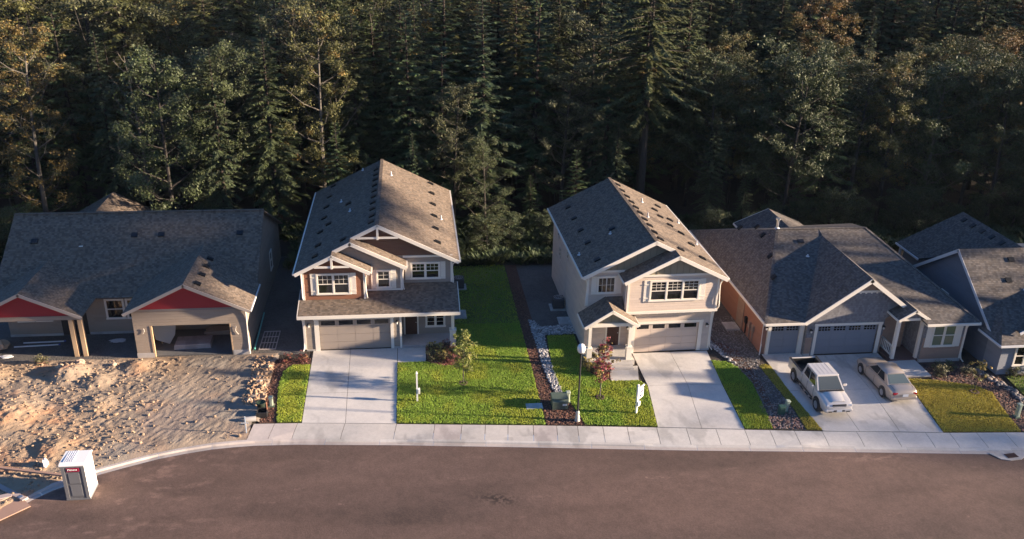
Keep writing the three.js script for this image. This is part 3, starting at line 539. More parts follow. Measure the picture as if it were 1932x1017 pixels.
// ================================================================ the brown gabled two-storey house
{
  const g = thing('gabled_house', 'two-storey house with brown and taupe siding, stepped front gables and full-width porch roof', 'house', [-2.36, 0, -55.2]);
  const k = 0.5022, top = 8.0, L = x => top - k * Math.abs(x);
  // walls
  part(g, 'wall', prism([[-4.95, 0.0], [4.95, 0.0], [4.95, 5.31], [0, 7.79], [-4.95, 5.31]], -14.5, -0.4), M.taupe);
  part(g, 'wall', prism([[-4.94, 2.6], [1.55, 2.6], [1.55, 5.22], [-1.79, 6.9], [-4.94, 5.3]], -0.39, 0.35), M.taupe);
  part(g, 'wall', prism([[-4.95, 2.6], [-0.87, 2.6], [-0.87, 5.3], [-2.95, 6.33], [-4.95, 5.31]], 0.352, 1.11), M.brown, 'red-brown lap siding bay');
  part(g, 'wall', prism([[-4.95, 0.0], [-3.95, 0.0], [-3.95, 2.27], [0.70, 2.27], [0.70, 0.0], [1.40, 0.0], [1.40, 2.62], [-4.95, 2.62]], -0.38, 2.25), M.taupe);
  part(g, 'wall', span(1.402, 4.948, 0, 2.75, -0.38, 0.7), M.taupe);
  part(g, 'gable_siding', prism([[-3.6, 5.62], [4.4, 5.62], [0, 7.78], [-3.6, 6.02]], -0.4, -0.36), M.brownDark, 'dark brown gable siding');
  // roofs
  const t = 0.13;
  const rl = part(g, 'roof', slab([[0, L(0), -14.9], [0, L(0), 0], [-1.79, L(1.79), 0], [-1.79, L(1.79), 0.75], [-2.95, L(2.95), 0.75], [-2.95, L(2.95), 1.51], [-5.4, L(5.4), 1.51], [-5.4, L(5.4), -14.9]], t), M.roof);
  const rr = part(g, 'roof', slab([[0.002, L(0), 0], [5.4, L(5.4), 0], [5.4, L(5.4), -14.9], [0.002, L(0), -14.9]], t), M.roof);
  part(g, 'ridge_cap', [board([0, top + 0.03, 0], [0, top + 0.03, -14.9], 0.04, 0.24)], M.roof);
  part(g, 'gable_roof', slab([[-1.788, L(1.79), 0.75], [1.84, 5.28, 0.75], [1.84, 5.28, -0.4], [-1.788, L(1.79), -0.4]], t), M.roof);
  part(g, 'gable_roof', slab([[-2.948, L(2.95), 1.51], [-0.48, 5.28, 1.51], [-0.48, 5.28, 0.35], [-2.948, L(2.95), 0.35]], t), M.roof);
  addVents(rl, [-12.74, -11.4, -10.14, -8.81, -7.5, -6.23, -4.89, -3.57, -2.21, -1.02].map(z => [-0.42, z]), top, k);
  addVents(rl, [[-3.94, -14.2], [-4.06, -11.71], [-4.12, -9.35], [-4.08, -6.93], [-4.13, -4.18], [-4.06, -1.59], [-4.11, 0.25], [-2.33, -7.46], [-3.61, -5.06], [-2.28, -0.32]], top, k);
  addPipes(rl, [[-1.54, -14.4], [-2.93, -8.83], [-2.09, -5.57]], top, k, 'x', M.pipe, 0.26);
  addVents(rr, [[3.88, -14.3], [3.9, -11.85], [3.92, -9.3], [3.94, -6.76], [3.96, -4.21], [4.01, -1.64]], top, -k);
  addPipes(rr, [[0.75, -11.76], [4.42, -6.69]], top, -k);
  // rakes, fascias, brackets
  const rake = (a, b, z) => part(g, 'rake_board', board([a[0], a[1], z], [b[0], b[1], z], 0.24, 0.05, 1), M.trim);
  rake([-1.79, L(1.79)], [0.0, top], 0.002); rake([0.0, top], [5.42, L(5.42)], 0.002);
  rake([-2.95, L(2.95)], [-1.79, L(1.79)], 0.752); rake([-1.79, L(1.79)], [1.86, 5.27], 0.752);
  rake([-5.42, L(5.42)], [-2.95, L(2.95)], 1.512); rake([-2.95, L(2.95)], [-0.46, 5.27], 1.512);
  part(g, 'gutter', span(-5.50, -5.40, 5.14, 5.27, -14.9, 1.50), M.trim); part(g, 'gutter', span(5.40, 5.50, 5.14, 5.27, -14.9, 0.0), M.trim);
  part(g, 'gutter', span(1.84, 1.92, 5.12, 5.25, -0.35, 0.75), M.trim); part(g, 'gutter', span(-0.48, -0.40, 5.12, 5.25, 0.4, 1.5), M.trim);
  part(g, 'soffit', span(-5.35, -4.96, 5.10, 5.13, -14.6, 1.1), M.trim); part(g, 'soffit', span(4.96, 5.35, 5.10, 5.13, -14.6, -0.4), M.trim);
  for (const [cx, cy, z, hw] of [[0, top, 0.03, 1.35], [-2.95, L(2.95), 1.54, 1.12]]) {
    part(g, 'gable_bracket', [box(hw * 2, 0.13, 0.07, cx, cy - hw * k - 0.26, z - 0.02), box(0.14, hw * k + 0.24, 0.09, cx, cy - hw * k / 2 - 0.26, z)], M.trim);
  }
  part(g, 'band_board', span(1.6, 4.93, 5.46, 5.60, -0.4, -0.33), M.trim);
  part(g, 'band_board', span(-0.86, 1.57, 3.42, 3.52, 0.35, 0.39), M.trim);
  for (const [x, y0, y1, z] of [[-4.9, 3.15, 5.2, 1.11], [-0.93, 3.15, 5.25, 1.11], [1.49, 3.4, 5.15, 0.35], [4.88, 3.55, 5.2, -0.4], [-4.9, 0.02, 2.6, 2.25]]) part(g, 'corner_board', span(x - 0.07, x + 0.07, y0, y1, z, z + 0.03), M.trim);
  // porch roof
  const py = z => 2.80 + 0.25 * (2.7 - z);
  part(g, 'porch_roof', slab([[-5.22, py(2.7), 2.7], [5.25, py(2.7), 2.7], [5.25, py(-0.42), -0.42], [-5.22, py(-0.42), -0.42]], 0.1), M.roof);
  part(g, 'porch_fascia', span(-5.26, 5.29, 2.58, 2.79, 2.7, 2.78), M.trim);
  part(g, 'porch_rake', board([-5.24, py(2.7), 2.7], [-5.24, py(0), 0], 0.2, 0.05), M.trim); part(g, 'porch_rake', board([5.27, py(2.7), 2.7], [5.27, py(-0.4), -0.4], 0.2, 0.05), M.trim);
  part(g, 'porch_ceiling', span(-5.15, 5.2, 2.63, 2.67, -0.3, 2.68), M.trim);
  part(g, 'porch_beam', span(1.42, 5.0, 2.40, 2.62, 1.9, 2.2), M.trim);
  // windows
  addWindow(g, { x: -2.95, y: 4.32, z: 1.11, w: 2.2, h: 1.52, units: 2, grid: [3, 2], shutters: 0.36 });
  addWindow(g, { x: 0.30, y: 4.24, z: 0.35, w: 0.98, h: 1.36, units: 1, grid: [2, 2], shutters: 0.32 });
  addWindow(g, { x: 3.10, y: 4.46, z: -0.4, w: 2.02, h: 1.26, units: 2, grid: [3, 2], shutters: 0.34 });
  addWindow(g, { x: 3.70, y: 1.42, z: 0.7, w: 1.36, h: 1.42, units: 2, hung: false, grid: [1, 4] });
  for (const [z, y] of [[-3, 4.3], [-7, 4.3], [-11, 4.2], [-5, 1.6], [-10, 1.6]]) { addWindow(g, { x: 4.95, y, z, w: 0.9, h: 1.1, turn: Math.PI / 2, grid: null }); addWindow(g, { x: -4.95, y, z: z - 1, w: 0.7, h: 0.9, turn: -Math.PI / 2, grid: null }); }
  // ground floor
  addGarageDoor(g, { x0: -3.95, x1: 0.70, y1: 2.27, z: 2.25, mtl: M.garageTaupe, jamb: [0.3, 0.2], head: 0.14, windowWidth: 0.78 });
  part(g, 'foundation', [span(-4.97, -4.26, 0, 0.13, 2.25, 2.28), span(0.91, 1.42, 0, 0.13, 2.25, 2.28)], M.concrete);
  part(g, 'corner_board', span(1.30, 1.43, 0.02, 2.6, 2.13, 2.285), M.trim);
  addLantern(g, -4.6, 1.95, 2.25); addLantern(g, 1.12, 2.0, 2.25);
  addDoor(g, 1.66, 2.46, 0.22, 2.22, 0.7);
  part(g, 'porch_floor', span(1.42, 5.0, 0.02, 0.2, 0.7, 2.3), M.concreteWarm);
  part(g, 'porch_post', [span(4.72, 4.92, 0.2, 2.42, 1.95, 2.15)], M.trim);
  part(g, 'post_base', [span(4.62, 5.02, 0.2, 1.15, 1.85, 2.25), span(4.58, 5.06, 1.15, 1.21, 1.81, 2.29)], M.trim);
  addDownspout(g, [[-5.0, 5.1, 1.14], [-4.99, 4.6, 1.15], [-4.99, 3.4, 1.15], [-4.95, 3.3, 1.25]]); addDownspout(g, [[-0.5, 5.15, 1.3], [-0.8, 4.9, 1.16], [-0.8, 3.4, 1.16], [-0.75, 3.32, 1.3]]);
  addDownspout(g, [[1.8, 5.1, 0.5], [1.62, 4.9, 0.4], [1.62, 3.6, 0.4], [1.66, 3.5, 0.5]]); addDownspout(g, [[5.4, 5.1, -0.2], [5.0, 4.95, -0.34], [5.0, 3.7, -0.34], [4.97, 3.6, -0.2]]);
  addDownspout(g, [[-5.1, 2.6, 2.6], [-5.0, 2.4, 2.32], [-5.0, 0.2, 2.32], [-5.05, 0.1, 2.45]]);
}
// ================================================================ the beige two-storey house
{
  const g = thing('beige_house', 'two-storey beige house with olive board-and-batten gables and small gabled porch', 'house', [15.408, 0, -51.294], 0.02147);
  const k = 0.4998, top = 7.98, L = x => top - k * Math.abs(x), t = 0.13;
  part(g, 'wall', prism([[-4.28, 0], [4.25, 0], [4.25, 5.66], [0, 7.76], [-4.28, 5.66]], -12.75, -0.4), M.beige);
  part(g, 'wall', prism([[-1.85, 3.24], [4.26, 3.24], [4.26, 5.65], [1.28, 7.12], [-1.85, 5.56]], -0.42, 0.62), M.beige);
  part(g, 'wall', prism([[-1.3, 0], [-1.0, 0], [-1.0, 2.16], [3.35, 2.16], [3.35, 0], [4.22, 0], [4.22, 3.22], [-1.3, 3.22]], -0.39, 0.2), M.beige);
  // board and batten in the gables
  part(g, 'gable_boards', prism([[-4.0, 5.88], [3.8, 5.88], [0, 7.76]], -0.4, -0.375), M.olive, 'olive board-and-batten gable'); part(g, 'gable_boards', prism([[-1.2, 5.92], [3.7, 5.92], [1.28, 7.1]], 0.62, 0.645), M.olive, 'olive board-and-batten gable');
  for (let x = -3.6; x < 0.3; x += 0.42) { const y1 = L(x) - 0.24; if (y1 > 5.95) part(g, 'batten', span(x - 0.025, x + 0.025, 5.9, y1, -0.375, -0.35), M.oliveBatten); }
  for (let x = -0.8; x < 3.5; x += 0.42) { const y1 = 7.34 - 0.5 * Math.abs(x - 1.28) - 0.26; if (y1 > 5.97) part(g, 'batten', span(x - 0.025, x + 0.025, 5.94, y1, 0.645, 0.67), M.oliveBatten); }
  // roofs
  const rl = part(g, 'roof', slab([[0, top, -13.17], [0, top, 0], [-4.69, L(4.69), 0], [-4.69, L(4.69), -13.17]], t), M.roof);
  const rr = part(g, 'roof', slab([[0.002, top, -13.17], [0.002, top, 0], [1.28, L(1.28), 0], [1.28, L(1.28), 1.02], [4.69, L(4.69), 1.02], [4.69, L(4.69), -13.17]], t), M.roof);
  part(g, 'ridge_cap', board([0, top + 0.03, 0], [0, top + 0.03, -13.17], 0.04, 0.24), M.roof);
  part(g, 'gable_roof', slab([[1.278, L(1.28), 1.02], [-2.2, 5.62, 1.02], [-2.2, 5.62, -0.4], [1.278, L(1.28), -0.4]], t), M.roof);
  addVents(rr, [[0.36, -11.9], [0.37, -10.54], [0.42, -9.25], [0.44, -8.04], [0.47, -6.94], [0.46, -5.77], [0.42, -4.46], [0.47, -3.3], [0.42, -2.0], [0.5, -0.85], [3.39, -11.04], [2.59, -9.19], [2.6, -7.75], [3.5, -8.2], [2.93, -6.38], [3.5, -5.5], [3.61, -3.51], [1.88, -0.65], [3.56, -1.02]], top, -k);
  addPipes(rr, [[1.75, -9.82], [1.03, -5.71], [4.28, -8.6], [4.27, -4.35]], top, -k);
  addVents(rl, [[-3.5, -11.49], [-3.5, -9.07], [-3.5, -6.66], [-3.5, -4.32], [-3.5, -1.31], [-1.8, -4.6]], top, k); addPipes(rl, [[-2.02, -4.0], [-4.29, -3.19]], top, k, 'x', M.pipe, 0.25);
  const rake = (a, b, z) => part(g, 'rake_board', board([a[0], a[1], z], [b[0], b[1], z], 0.24, 0.05, 1), M.trim);
  rake([-4.71, L(4.71)], [0, top], 0.002); rake([0, top], [1.28, L(1.28)], 0.002); rake([-2.22, 5.61], [1.28, L(1.28)], 1.022); rake([1.28, L(1.28)], [4.71, L(4.71)], 1.022);
  part(g, 'gutter', span(-4.78, -4.69, 5.5, 5.62, -13.17, 0), M.trim); part(g, 'gutter', span(4.69, 4.78, 5.5, 5.62, -13.17, 1.0), M.trim); part(g, 'gutter', span(-2.28, -2.2, 5.47, 5.6, -0.35, 1.0), M.trim);
  part(g, 'soffit', span(-4.66, -4.29, 5.44, 5.47, -12.9, -0.1), M.trim); part(g, 'soffit', span(4.27, 4.66, 5.44, 5.47, -12.9, 0.9), M.trim);
  part(g, 'band_board', span(-4.05, -1.86, 5.74, 5.88, -0.4, -0.34), M.trim); part(g, 'band_board', span(-1.25, 3.85, 5.78, 5.92, 0.62, 0.69), M.trim);
  part(g, 'belly_band', span(-1.9, 4.32, 3.14, 3.30, -0.35, 0.68), M.trim);
  for (let i = 0; i < 9; i++) part(g, 'dentil_block', span(-0.93 + i * 0.6, -0.82 + i * 0.6, 3.02, 3.14, 0.202, 0.5), M.trim);
  for (const [x, y0, y1, z] of [[-4.22, 3.4, 5.5, -0.4], [-1.79, 3.3, 5.5, 0.62], [4.2, 3.3, 5.6, 0.62], [4.16, 0.02, 3.1, 0.2]]) part(g, 'corner_board', span(x - 0.06, x + 0.06, y0, y1, z, z + 0.03), M.trim);
  addWindow(g, { x: 1.28, y: 4.76, z: 0.62, w: 3.36, h: 1.5, units: 3, grid: [3, 3], shutters: 0.36 });
  addWindow(g, { x: -3.0, y: 4.84, z: -0.4, w: 1.3, h: 1.26, units: 1, slider: true, grid: [2, 2], shutters: 0.34 });
  for (const [z, y] of [[-9.6, 3.4], [-6.7, 4.4], [-10.4, 4.7], [-8.6, 4.9]]) addWindow(g, { x: -4.28, y, z, w: 0.62, h: 0.8, turn: -Math.PI / 2, grid: null, trim: 0.06, frame: M.beige });
  part(g, 'corner_board', span(-4.31, -4.28, 0.1, 5.4, -7.2, -7.08), M.beige);
  addGarageDoor(g, { x0: -1.0, x1: 3.35, y1: 2.16, z: 0.2, mtl: M.garageBeige, jamb: [0.22, 0.26], head: 0.17, windowWidth: 0.76 });
  addLantern(g, 3.88, 1.95, 0.2);
  part(g, 'foundation', [span(3.65, 4.25, 0, 0.12, 0.2, 0.24)], M.concrete);
  // porch
  const pk = 0.62, pt = 4.02, Pp = x => pt - pk * Math.abs(x + 3.0);
  part(g, 'porch_roof', slab([[-3, pt, 1.72], [-4.8, Pp(-4.8), 1.72], [-4.8, Pp(-4.8), -0.38], [-3, pt, -0.38]], 0.1), M.roof); part(g, 'porch_roof', slab([[-2.998, pt, 1.72], [-1.2, Pp(-1.2), 1.72], [-1.2, Pp(-1.2), 0.15], [-1.86, Pp(-1.86), 0.14], [-1.86, Pp(-1.86), -0.38], [-2.998, pt, -0.38]], 0.1), M.roof);
  part(g, 'lean_to_roof', slab([[-1.87, 3.35, 0.6], [-2.9, 3.35, 0.6], [-2.9, 4.0, -0.39], [-1.87, 4.0, -0.39]], 0.08), M.roof);
  part(g, 'rake_board', board([-4.82, Pp(-4.82), 1.722], [-3, pt, 1.722], 0.2, 0.05, 1), M.trim); part(g, 'rake_board', board([-3, pt, 1.722], [-1.18, Pp(-1.18), 1.722], 0.2, 0.05, 1), M.trim);
  part(g, 'gutter', span(-4.87, -4.8, 2.78, 2.89, -0.3, 1.7), M.trim); part(g, 'gutter', span(-1.2, -1.13, 2.78, 2.89, 0.2, 1.7), M.trim);
  part(g, 'gable_boards', prism([[-4.2, 3.02], [-1.8, 3.02], [-3, 3.78]], 1.42, 1.46), M.olive); for (const x of [-3.5, -3.0, -2.5]) part(g, 'batten', span(x - 0.025, x + 0.025, 3.04, Pp(x) - 0.24, 1.46, 1.485), M.oliveBatten);
  part(g, 'porch_beam', span(-4.55, -1.42, 2.82, 3.02, 1.4, 1.6), M.trim); part(g, 'porch_ceiling', span(-4.6, -1.4, 2.79, 2.82, -0.4, 1.6), M.trim);
  for (const x of [-4.36, -1.72]) { part(g, 'porch_post', span(x - 0.1, x + 0.1, 0.36, 2.82, 1.4, 1.6), M.trim); part(g, 'post_base', [span(x - 0.17, x + 0.17, 0.36, 1.25, 1.33, 1.67), span(x - 0.2, x + 0.2, 1.25, 1.3, 1.3, 1.7)], M.trim); }
  part(g, 'porch_floor', span(-4.5, -1.32, 0.0, 0.36, -0.4, 1.72), M.concrete); part(g, 'porch_step', span(-3.0, -1.5, 0.0, 0.24, 1.72, 2.05), M.concrete); part(g, 'porch_step', span(-3.0, -1.5, 0.0, 0.13, 2.05, 2.38), M.concrete);
  addDoor(g, -2.75, -1.93, 0.37, 2.42, -0.42); addWindow(g, { x: -3.95, y: 2.3, z: -0.4, w: 0.6, h: 0.42, grid: null, hung: false, trim: 0.07 });
  addLantern(g, -1.55, 2.0, 0.2);
  addDownspout(g, [[4.65, 5.5, 0.8], [4.36, 5.3, 0.68], [4.36, 3.4, 0.68], [4.3, 3.1, 0.3], [4.3, 0.2, 0.28], [4.4, 0.1, 0.4]]); addDownspout(g, [[-4.6, 5.4, -0.2], [-4.34, 5.2, -0.36], [-4.34, 3.4, -0.36]]); addDownspout(g, [[-1.9, 5.45, 0.7], [-1.9, 5.2, 0.55], [-1.9, 3.5, 0.55]]);
}
// ================================================================ the unfinished single-storey house
{
  const X = -14.4, Z = -52.85; // origin: middle of the garage front
  const g = thing('unfinished_house', 'unfinished single-storey house with red gables, open garage and large dark roof', 'house', [X, 0, Z]);
  const lx = x => x - X, lz = z => z - Z, t = 0.11;
  // main body with gable ends left and right
  part(g, 'wall', prismX([[lz(-56.65), 0], [lz(-69.25), 0], [lz(-69.25), 3.0], [lz(-61.6), 6.75], [lz(-56.65), 3.5]], lx(-18.0), lx(-10.9)), M.sand);
  part(g, 'wall', prismX([[lz(-56.45), 0], [lz(-69.25), 0], [lz(-69.25), 3.0], [lz(-61.6), 6.75], [lz(-56.45), 3.35]], lx(-27.1), lx(-18.01)), M.sand);
  // garage: front with an opening, side walls, floor
  const hw = 3.52;
  part(g, 'wall', prism([[-hw, 0], [-2.46, 0], [-2.46, 2.28], [2.51, 2.28], [2.51, 0], [hw, 0], [hw, 3.38], [0, 5.13], [-hw, 3.38]], -0.14, 0), M.sand);
  part(g, 'wall', span(-hw, -hw + 0.13, 0, 3.36, lz(-56.65), -0.141), M.sand); part(g, 'wall', span(hw - 0.13, hw, 0, 3.36, lz(-56.65), -0.141), M.sand);
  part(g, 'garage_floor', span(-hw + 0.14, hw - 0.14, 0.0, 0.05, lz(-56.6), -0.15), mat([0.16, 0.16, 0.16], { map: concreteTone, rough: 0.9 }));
  part(g, 'garage_ceiling', span(-hw + 0.14, hw - 0.14, 2.75, 2.8, lz(-56.6), -0.16), M.lumber);
  part(g, 'red_gable', prism([[-3.35, 3.46], [3.35, 3.46], [0, 5.12]], 0.0, 0.025), M.red, 'red painted gable over the garage'); part(g, 'band_board', span(-3.6, 3.6, 3.33, 3.46, 0.0, 0.05), mat([0.24, 0.2, 0.17]));
  part(g, 'foundation', span(-hw - 0.02, -2.46, -0.02, 0.34, 0.0, 0.035), M.concrete); part(g, 'foundation', span(2.51, hw + 0.02, -0.02, 0.34, 0.0, 0.035), M.concrete);
  part(g, 'door_jamb', span(-2.52, -2.40, 0, 2.28, -0.13, 0.03), M.lumber); part(g, 'door_jamb', span(2.44, 2.52, 0, 2.28, -0.16, 0.012), M.lumber);
  addDownspout(g, [[hw + 0.02, 3.3, 0.12], [hw + 0.03, 3.1, 0.08], [hw + 0.03, 0.3, 0.08], [hw + 0.08, 0.12, 0.2]], M.trim);
  part(g, 'cable_loop', tube([[-2.95, 2.0, 0.03], [-2.9, 2.12, 0.06], [-2.87, 1.95, 0.05], [-2.98, 1.75, 0.05]], 0.02, 5), M.trim); part(g, 'cable_loop', tube([[2.75, 2.05, 0.03], [2.86, 2.1, 0.06], [2.8, 1.8, 0.05], [2.95, 1.5, 0.05]], 0.02, 5), M.trim);
  // main roof
  const front = z => 3.0 + 0.661 * (-55.7 - z), back = z => 6.9 - 0.5 * (-61.6 - z);
  const rf = part(g, 'roof', slab([[lx(-27.5), front(-55.7), lz(-55.7)], [lx(-10.6), front(-55.7), lz(-55.7)], [lx(-10.6), 6.9, lz(-61.6)], [lx(-27.5), 6.9, lz(-61.6)]], t), M.roof);
  part(g, 'roof', slab([[lx(-27.5), 6.9, lz(-61.602)], [lx(-10.6), 6.9, lz(-61.602)], [lx(-10.6), back(-69.7), lz(-69.7)], [lx(-27.5), back(-69.7), lz(-69.7)]], t), M.roof);
  part(g, 'ridge_cap', board([lx(-27.5), 6.93, lz(-61.6)], [lx(-10.6), 6.93, lz(-61.6)], 0.04, 0.26), M.roof);
  addVents(rf, [[lx(-25.7), lz(-59.6)], [lx(-19.2), lz(-59.9)], [lx(-17.4), lz(-59.9)], [lx(-12.1), lz(-59.9)]], front(0) - 0.661 * Z, -0.661, 'z');
  part(rf, 'paper_scrap', box(0.25, 0.02, 0.16, lx(-22.6), front(-59.2) + 0.03, lz(-59.2)).rotateX(0), M.trim);
  // garage gable roof
  const gy = x => 5.33 - 0.49 * Math.abs(x), zb = y => lz(-55.7 - (y - 3.0) / 0.661) - 0.15;
  part(g, 'gable_roof', slab([[0, 5.33, 0.45], [-3.93, gy(3.93), 0.45], [-3.93, gy(3.93), zb(gy(3.93))], [0, 5.33, zb(5.33)]], t), M.roof);
  const gr = part(g, 'gable_roof', slab([[0.002, 5.33, 0.45], [3.93, gy(3.93), 0.45], [3.93, gy(3.93), zb(gy(3.93))], [0.002, 5.33, zb(5.33)]], t), M.roof);
  addVents(gr, [[0.72, -4.4], [0.72, -3.1], [0.72, -1.75], [0.72, -0.35]], 5.33, -0.49);
  const dull = mat([0.42, 0.36, 0.30]);
  for (const s of [-1, 1]) part(g, 'rake_board', board([0, 5.33, 0.452], [s * 3.95, gy(3.95), 0.452], 0.2, 0.04, s > 0 ? 1 : -1), dull);
  part(g, 'gutter', span(3.93, 4.0, 3.28, 3.39, -3.6, 0.45), M.trimGrey);
  // porch gable
  const cx = lx(-24.5), py = x => 4.74 - 0.485 * Math.abs(x - cx), pz = lz(-52.95), pb = y => lz(-55.7 - (y - 3.0) / 0.661) - 0.15;
  part(g, 'gable_roof', slab([[cx, 4.74, pz], [cx - 3.55, py(cx - 3.55), pz], [cx - 3.55, py(cx - 3.55), pb(3.02)], [cx, 4.74, pb(4.74)]], t), M.roof); part(g, 'gable_roof', slab([[cx + 0.002, 4.74, pz], [cx + 3.55, py(cx + 3.55), pz], [cx + 3.55, py(cx + 3.55), pb(3.02)], [cx + 0.002, 4.74, pb(4.74)]], t), M.roof);
  for (const s of [-1, 1]) part(g, 'rake_board', board([cx, 4.74, pz + 0.002], [cx + s * 3.57, py(cx + 3.57), pz + 0.002], 0.2, 0.04, s > 0 ? 1 : -1), dull);
  part(g, 'red_gable', prism([[cx - 3.3, 2.95], [cx + 3.3, 2.95], [cx, 4.55]], pz - 0.46, pz - 0.38), M.red, 'red painted gable over the porch');
  part(g, 'porch_beam', span(cx - 3.3, cx + 3.2, 2.66, 2.95, pz - 0.6, pz - 0.34), M.sand);
  for (const x of [-21.85, -21.3]) part(g, 'porch_post', [span(lx(x) - 0.13, lx(x) + 0.13, 0, 2.66, pz - 0.62, pz - 0.34)], M.lumber);
  part(g, 'porch_post', [span(lx(-27.6) - 0.13, lx(-27.6) + 0.13, 0, 2.66, pz - 0.62, pz - 0.34)], M.lumber);
  part(g, 'foundation', span(lx(-27.1), lx(-23.7), -0.02, 0.14, lz(-56.45), lz(-56.39)), M.concrete); part(g, 'foundation', span(lx(-21.95), lx(-17.95), -0.02, 0.16, lz(-56.64), lz(-56.4)), M.concrete);
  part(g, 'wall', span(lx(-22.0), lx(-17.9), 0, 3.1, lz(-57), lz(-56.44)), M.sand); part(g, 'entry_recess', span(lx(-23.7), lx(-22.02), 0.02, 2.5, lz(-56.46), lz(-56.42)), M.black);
  // windows
  const wz = lz(-56.44);
  addWindow(g, { x: lx(-20.1), y: 1.85, z: wz, w: 1.25, h: 1.5, units: 1, grid: null, trim: 0.09 }); addWindow(g, { x: lx(-18.75), y: 1.85, z: wz, w: 1.25, h: 1.5, units: 1, grid: null, trim: 0.09 });
  addWindow(g, { x: lx(-25.9), y: 1.5, z: lz(-56.45), w: 1.05, h: 0.85, units: 1, hung: false, grid: null, trim: 0.08 }); addWindow(g, { x: lx(-24.75), y: 1.5, z: lz(-56.45), w: 1.05, h: 0.85, units: 1, hung: false, grid: null, trim: 0.08 });
  addWindow(g, { x: lx(-10.9), y: 1.9, z: lz(-64.2), w: 0.95, h: 1.5, turn: Math.PI / 2, grid: null, trim: 0.09 });
  // rear wing
  const bx = lx(-24.25);
  for (const s of [-1, 1]) part(g, 'gable_roof', slab([[bx + s * 0.001, 4.9, lz(-72.2)], [bx + s * 2.8, 3.35, lz(-72.2)], [bx + s * 2.8, 3.35, lz(-67.5)], [bx + s * 0.001, 4.9, lz(-65.6)]], t), M.roof);
  part(g, 'wall', prism([[bx - 2.4, 0], [bx + 2.4, 0], [bx + 2.4, 3.4], [bx, 4.72], [bx - 2.4, 3.4]], lz(-71.8), lz(-69.26)), M.sand);
  part(g, 'gutter', span(bx + 2.8, bx + 2.87, 3.22, 3.34, lz(-72.2), lz(-68)), M.trim);
}
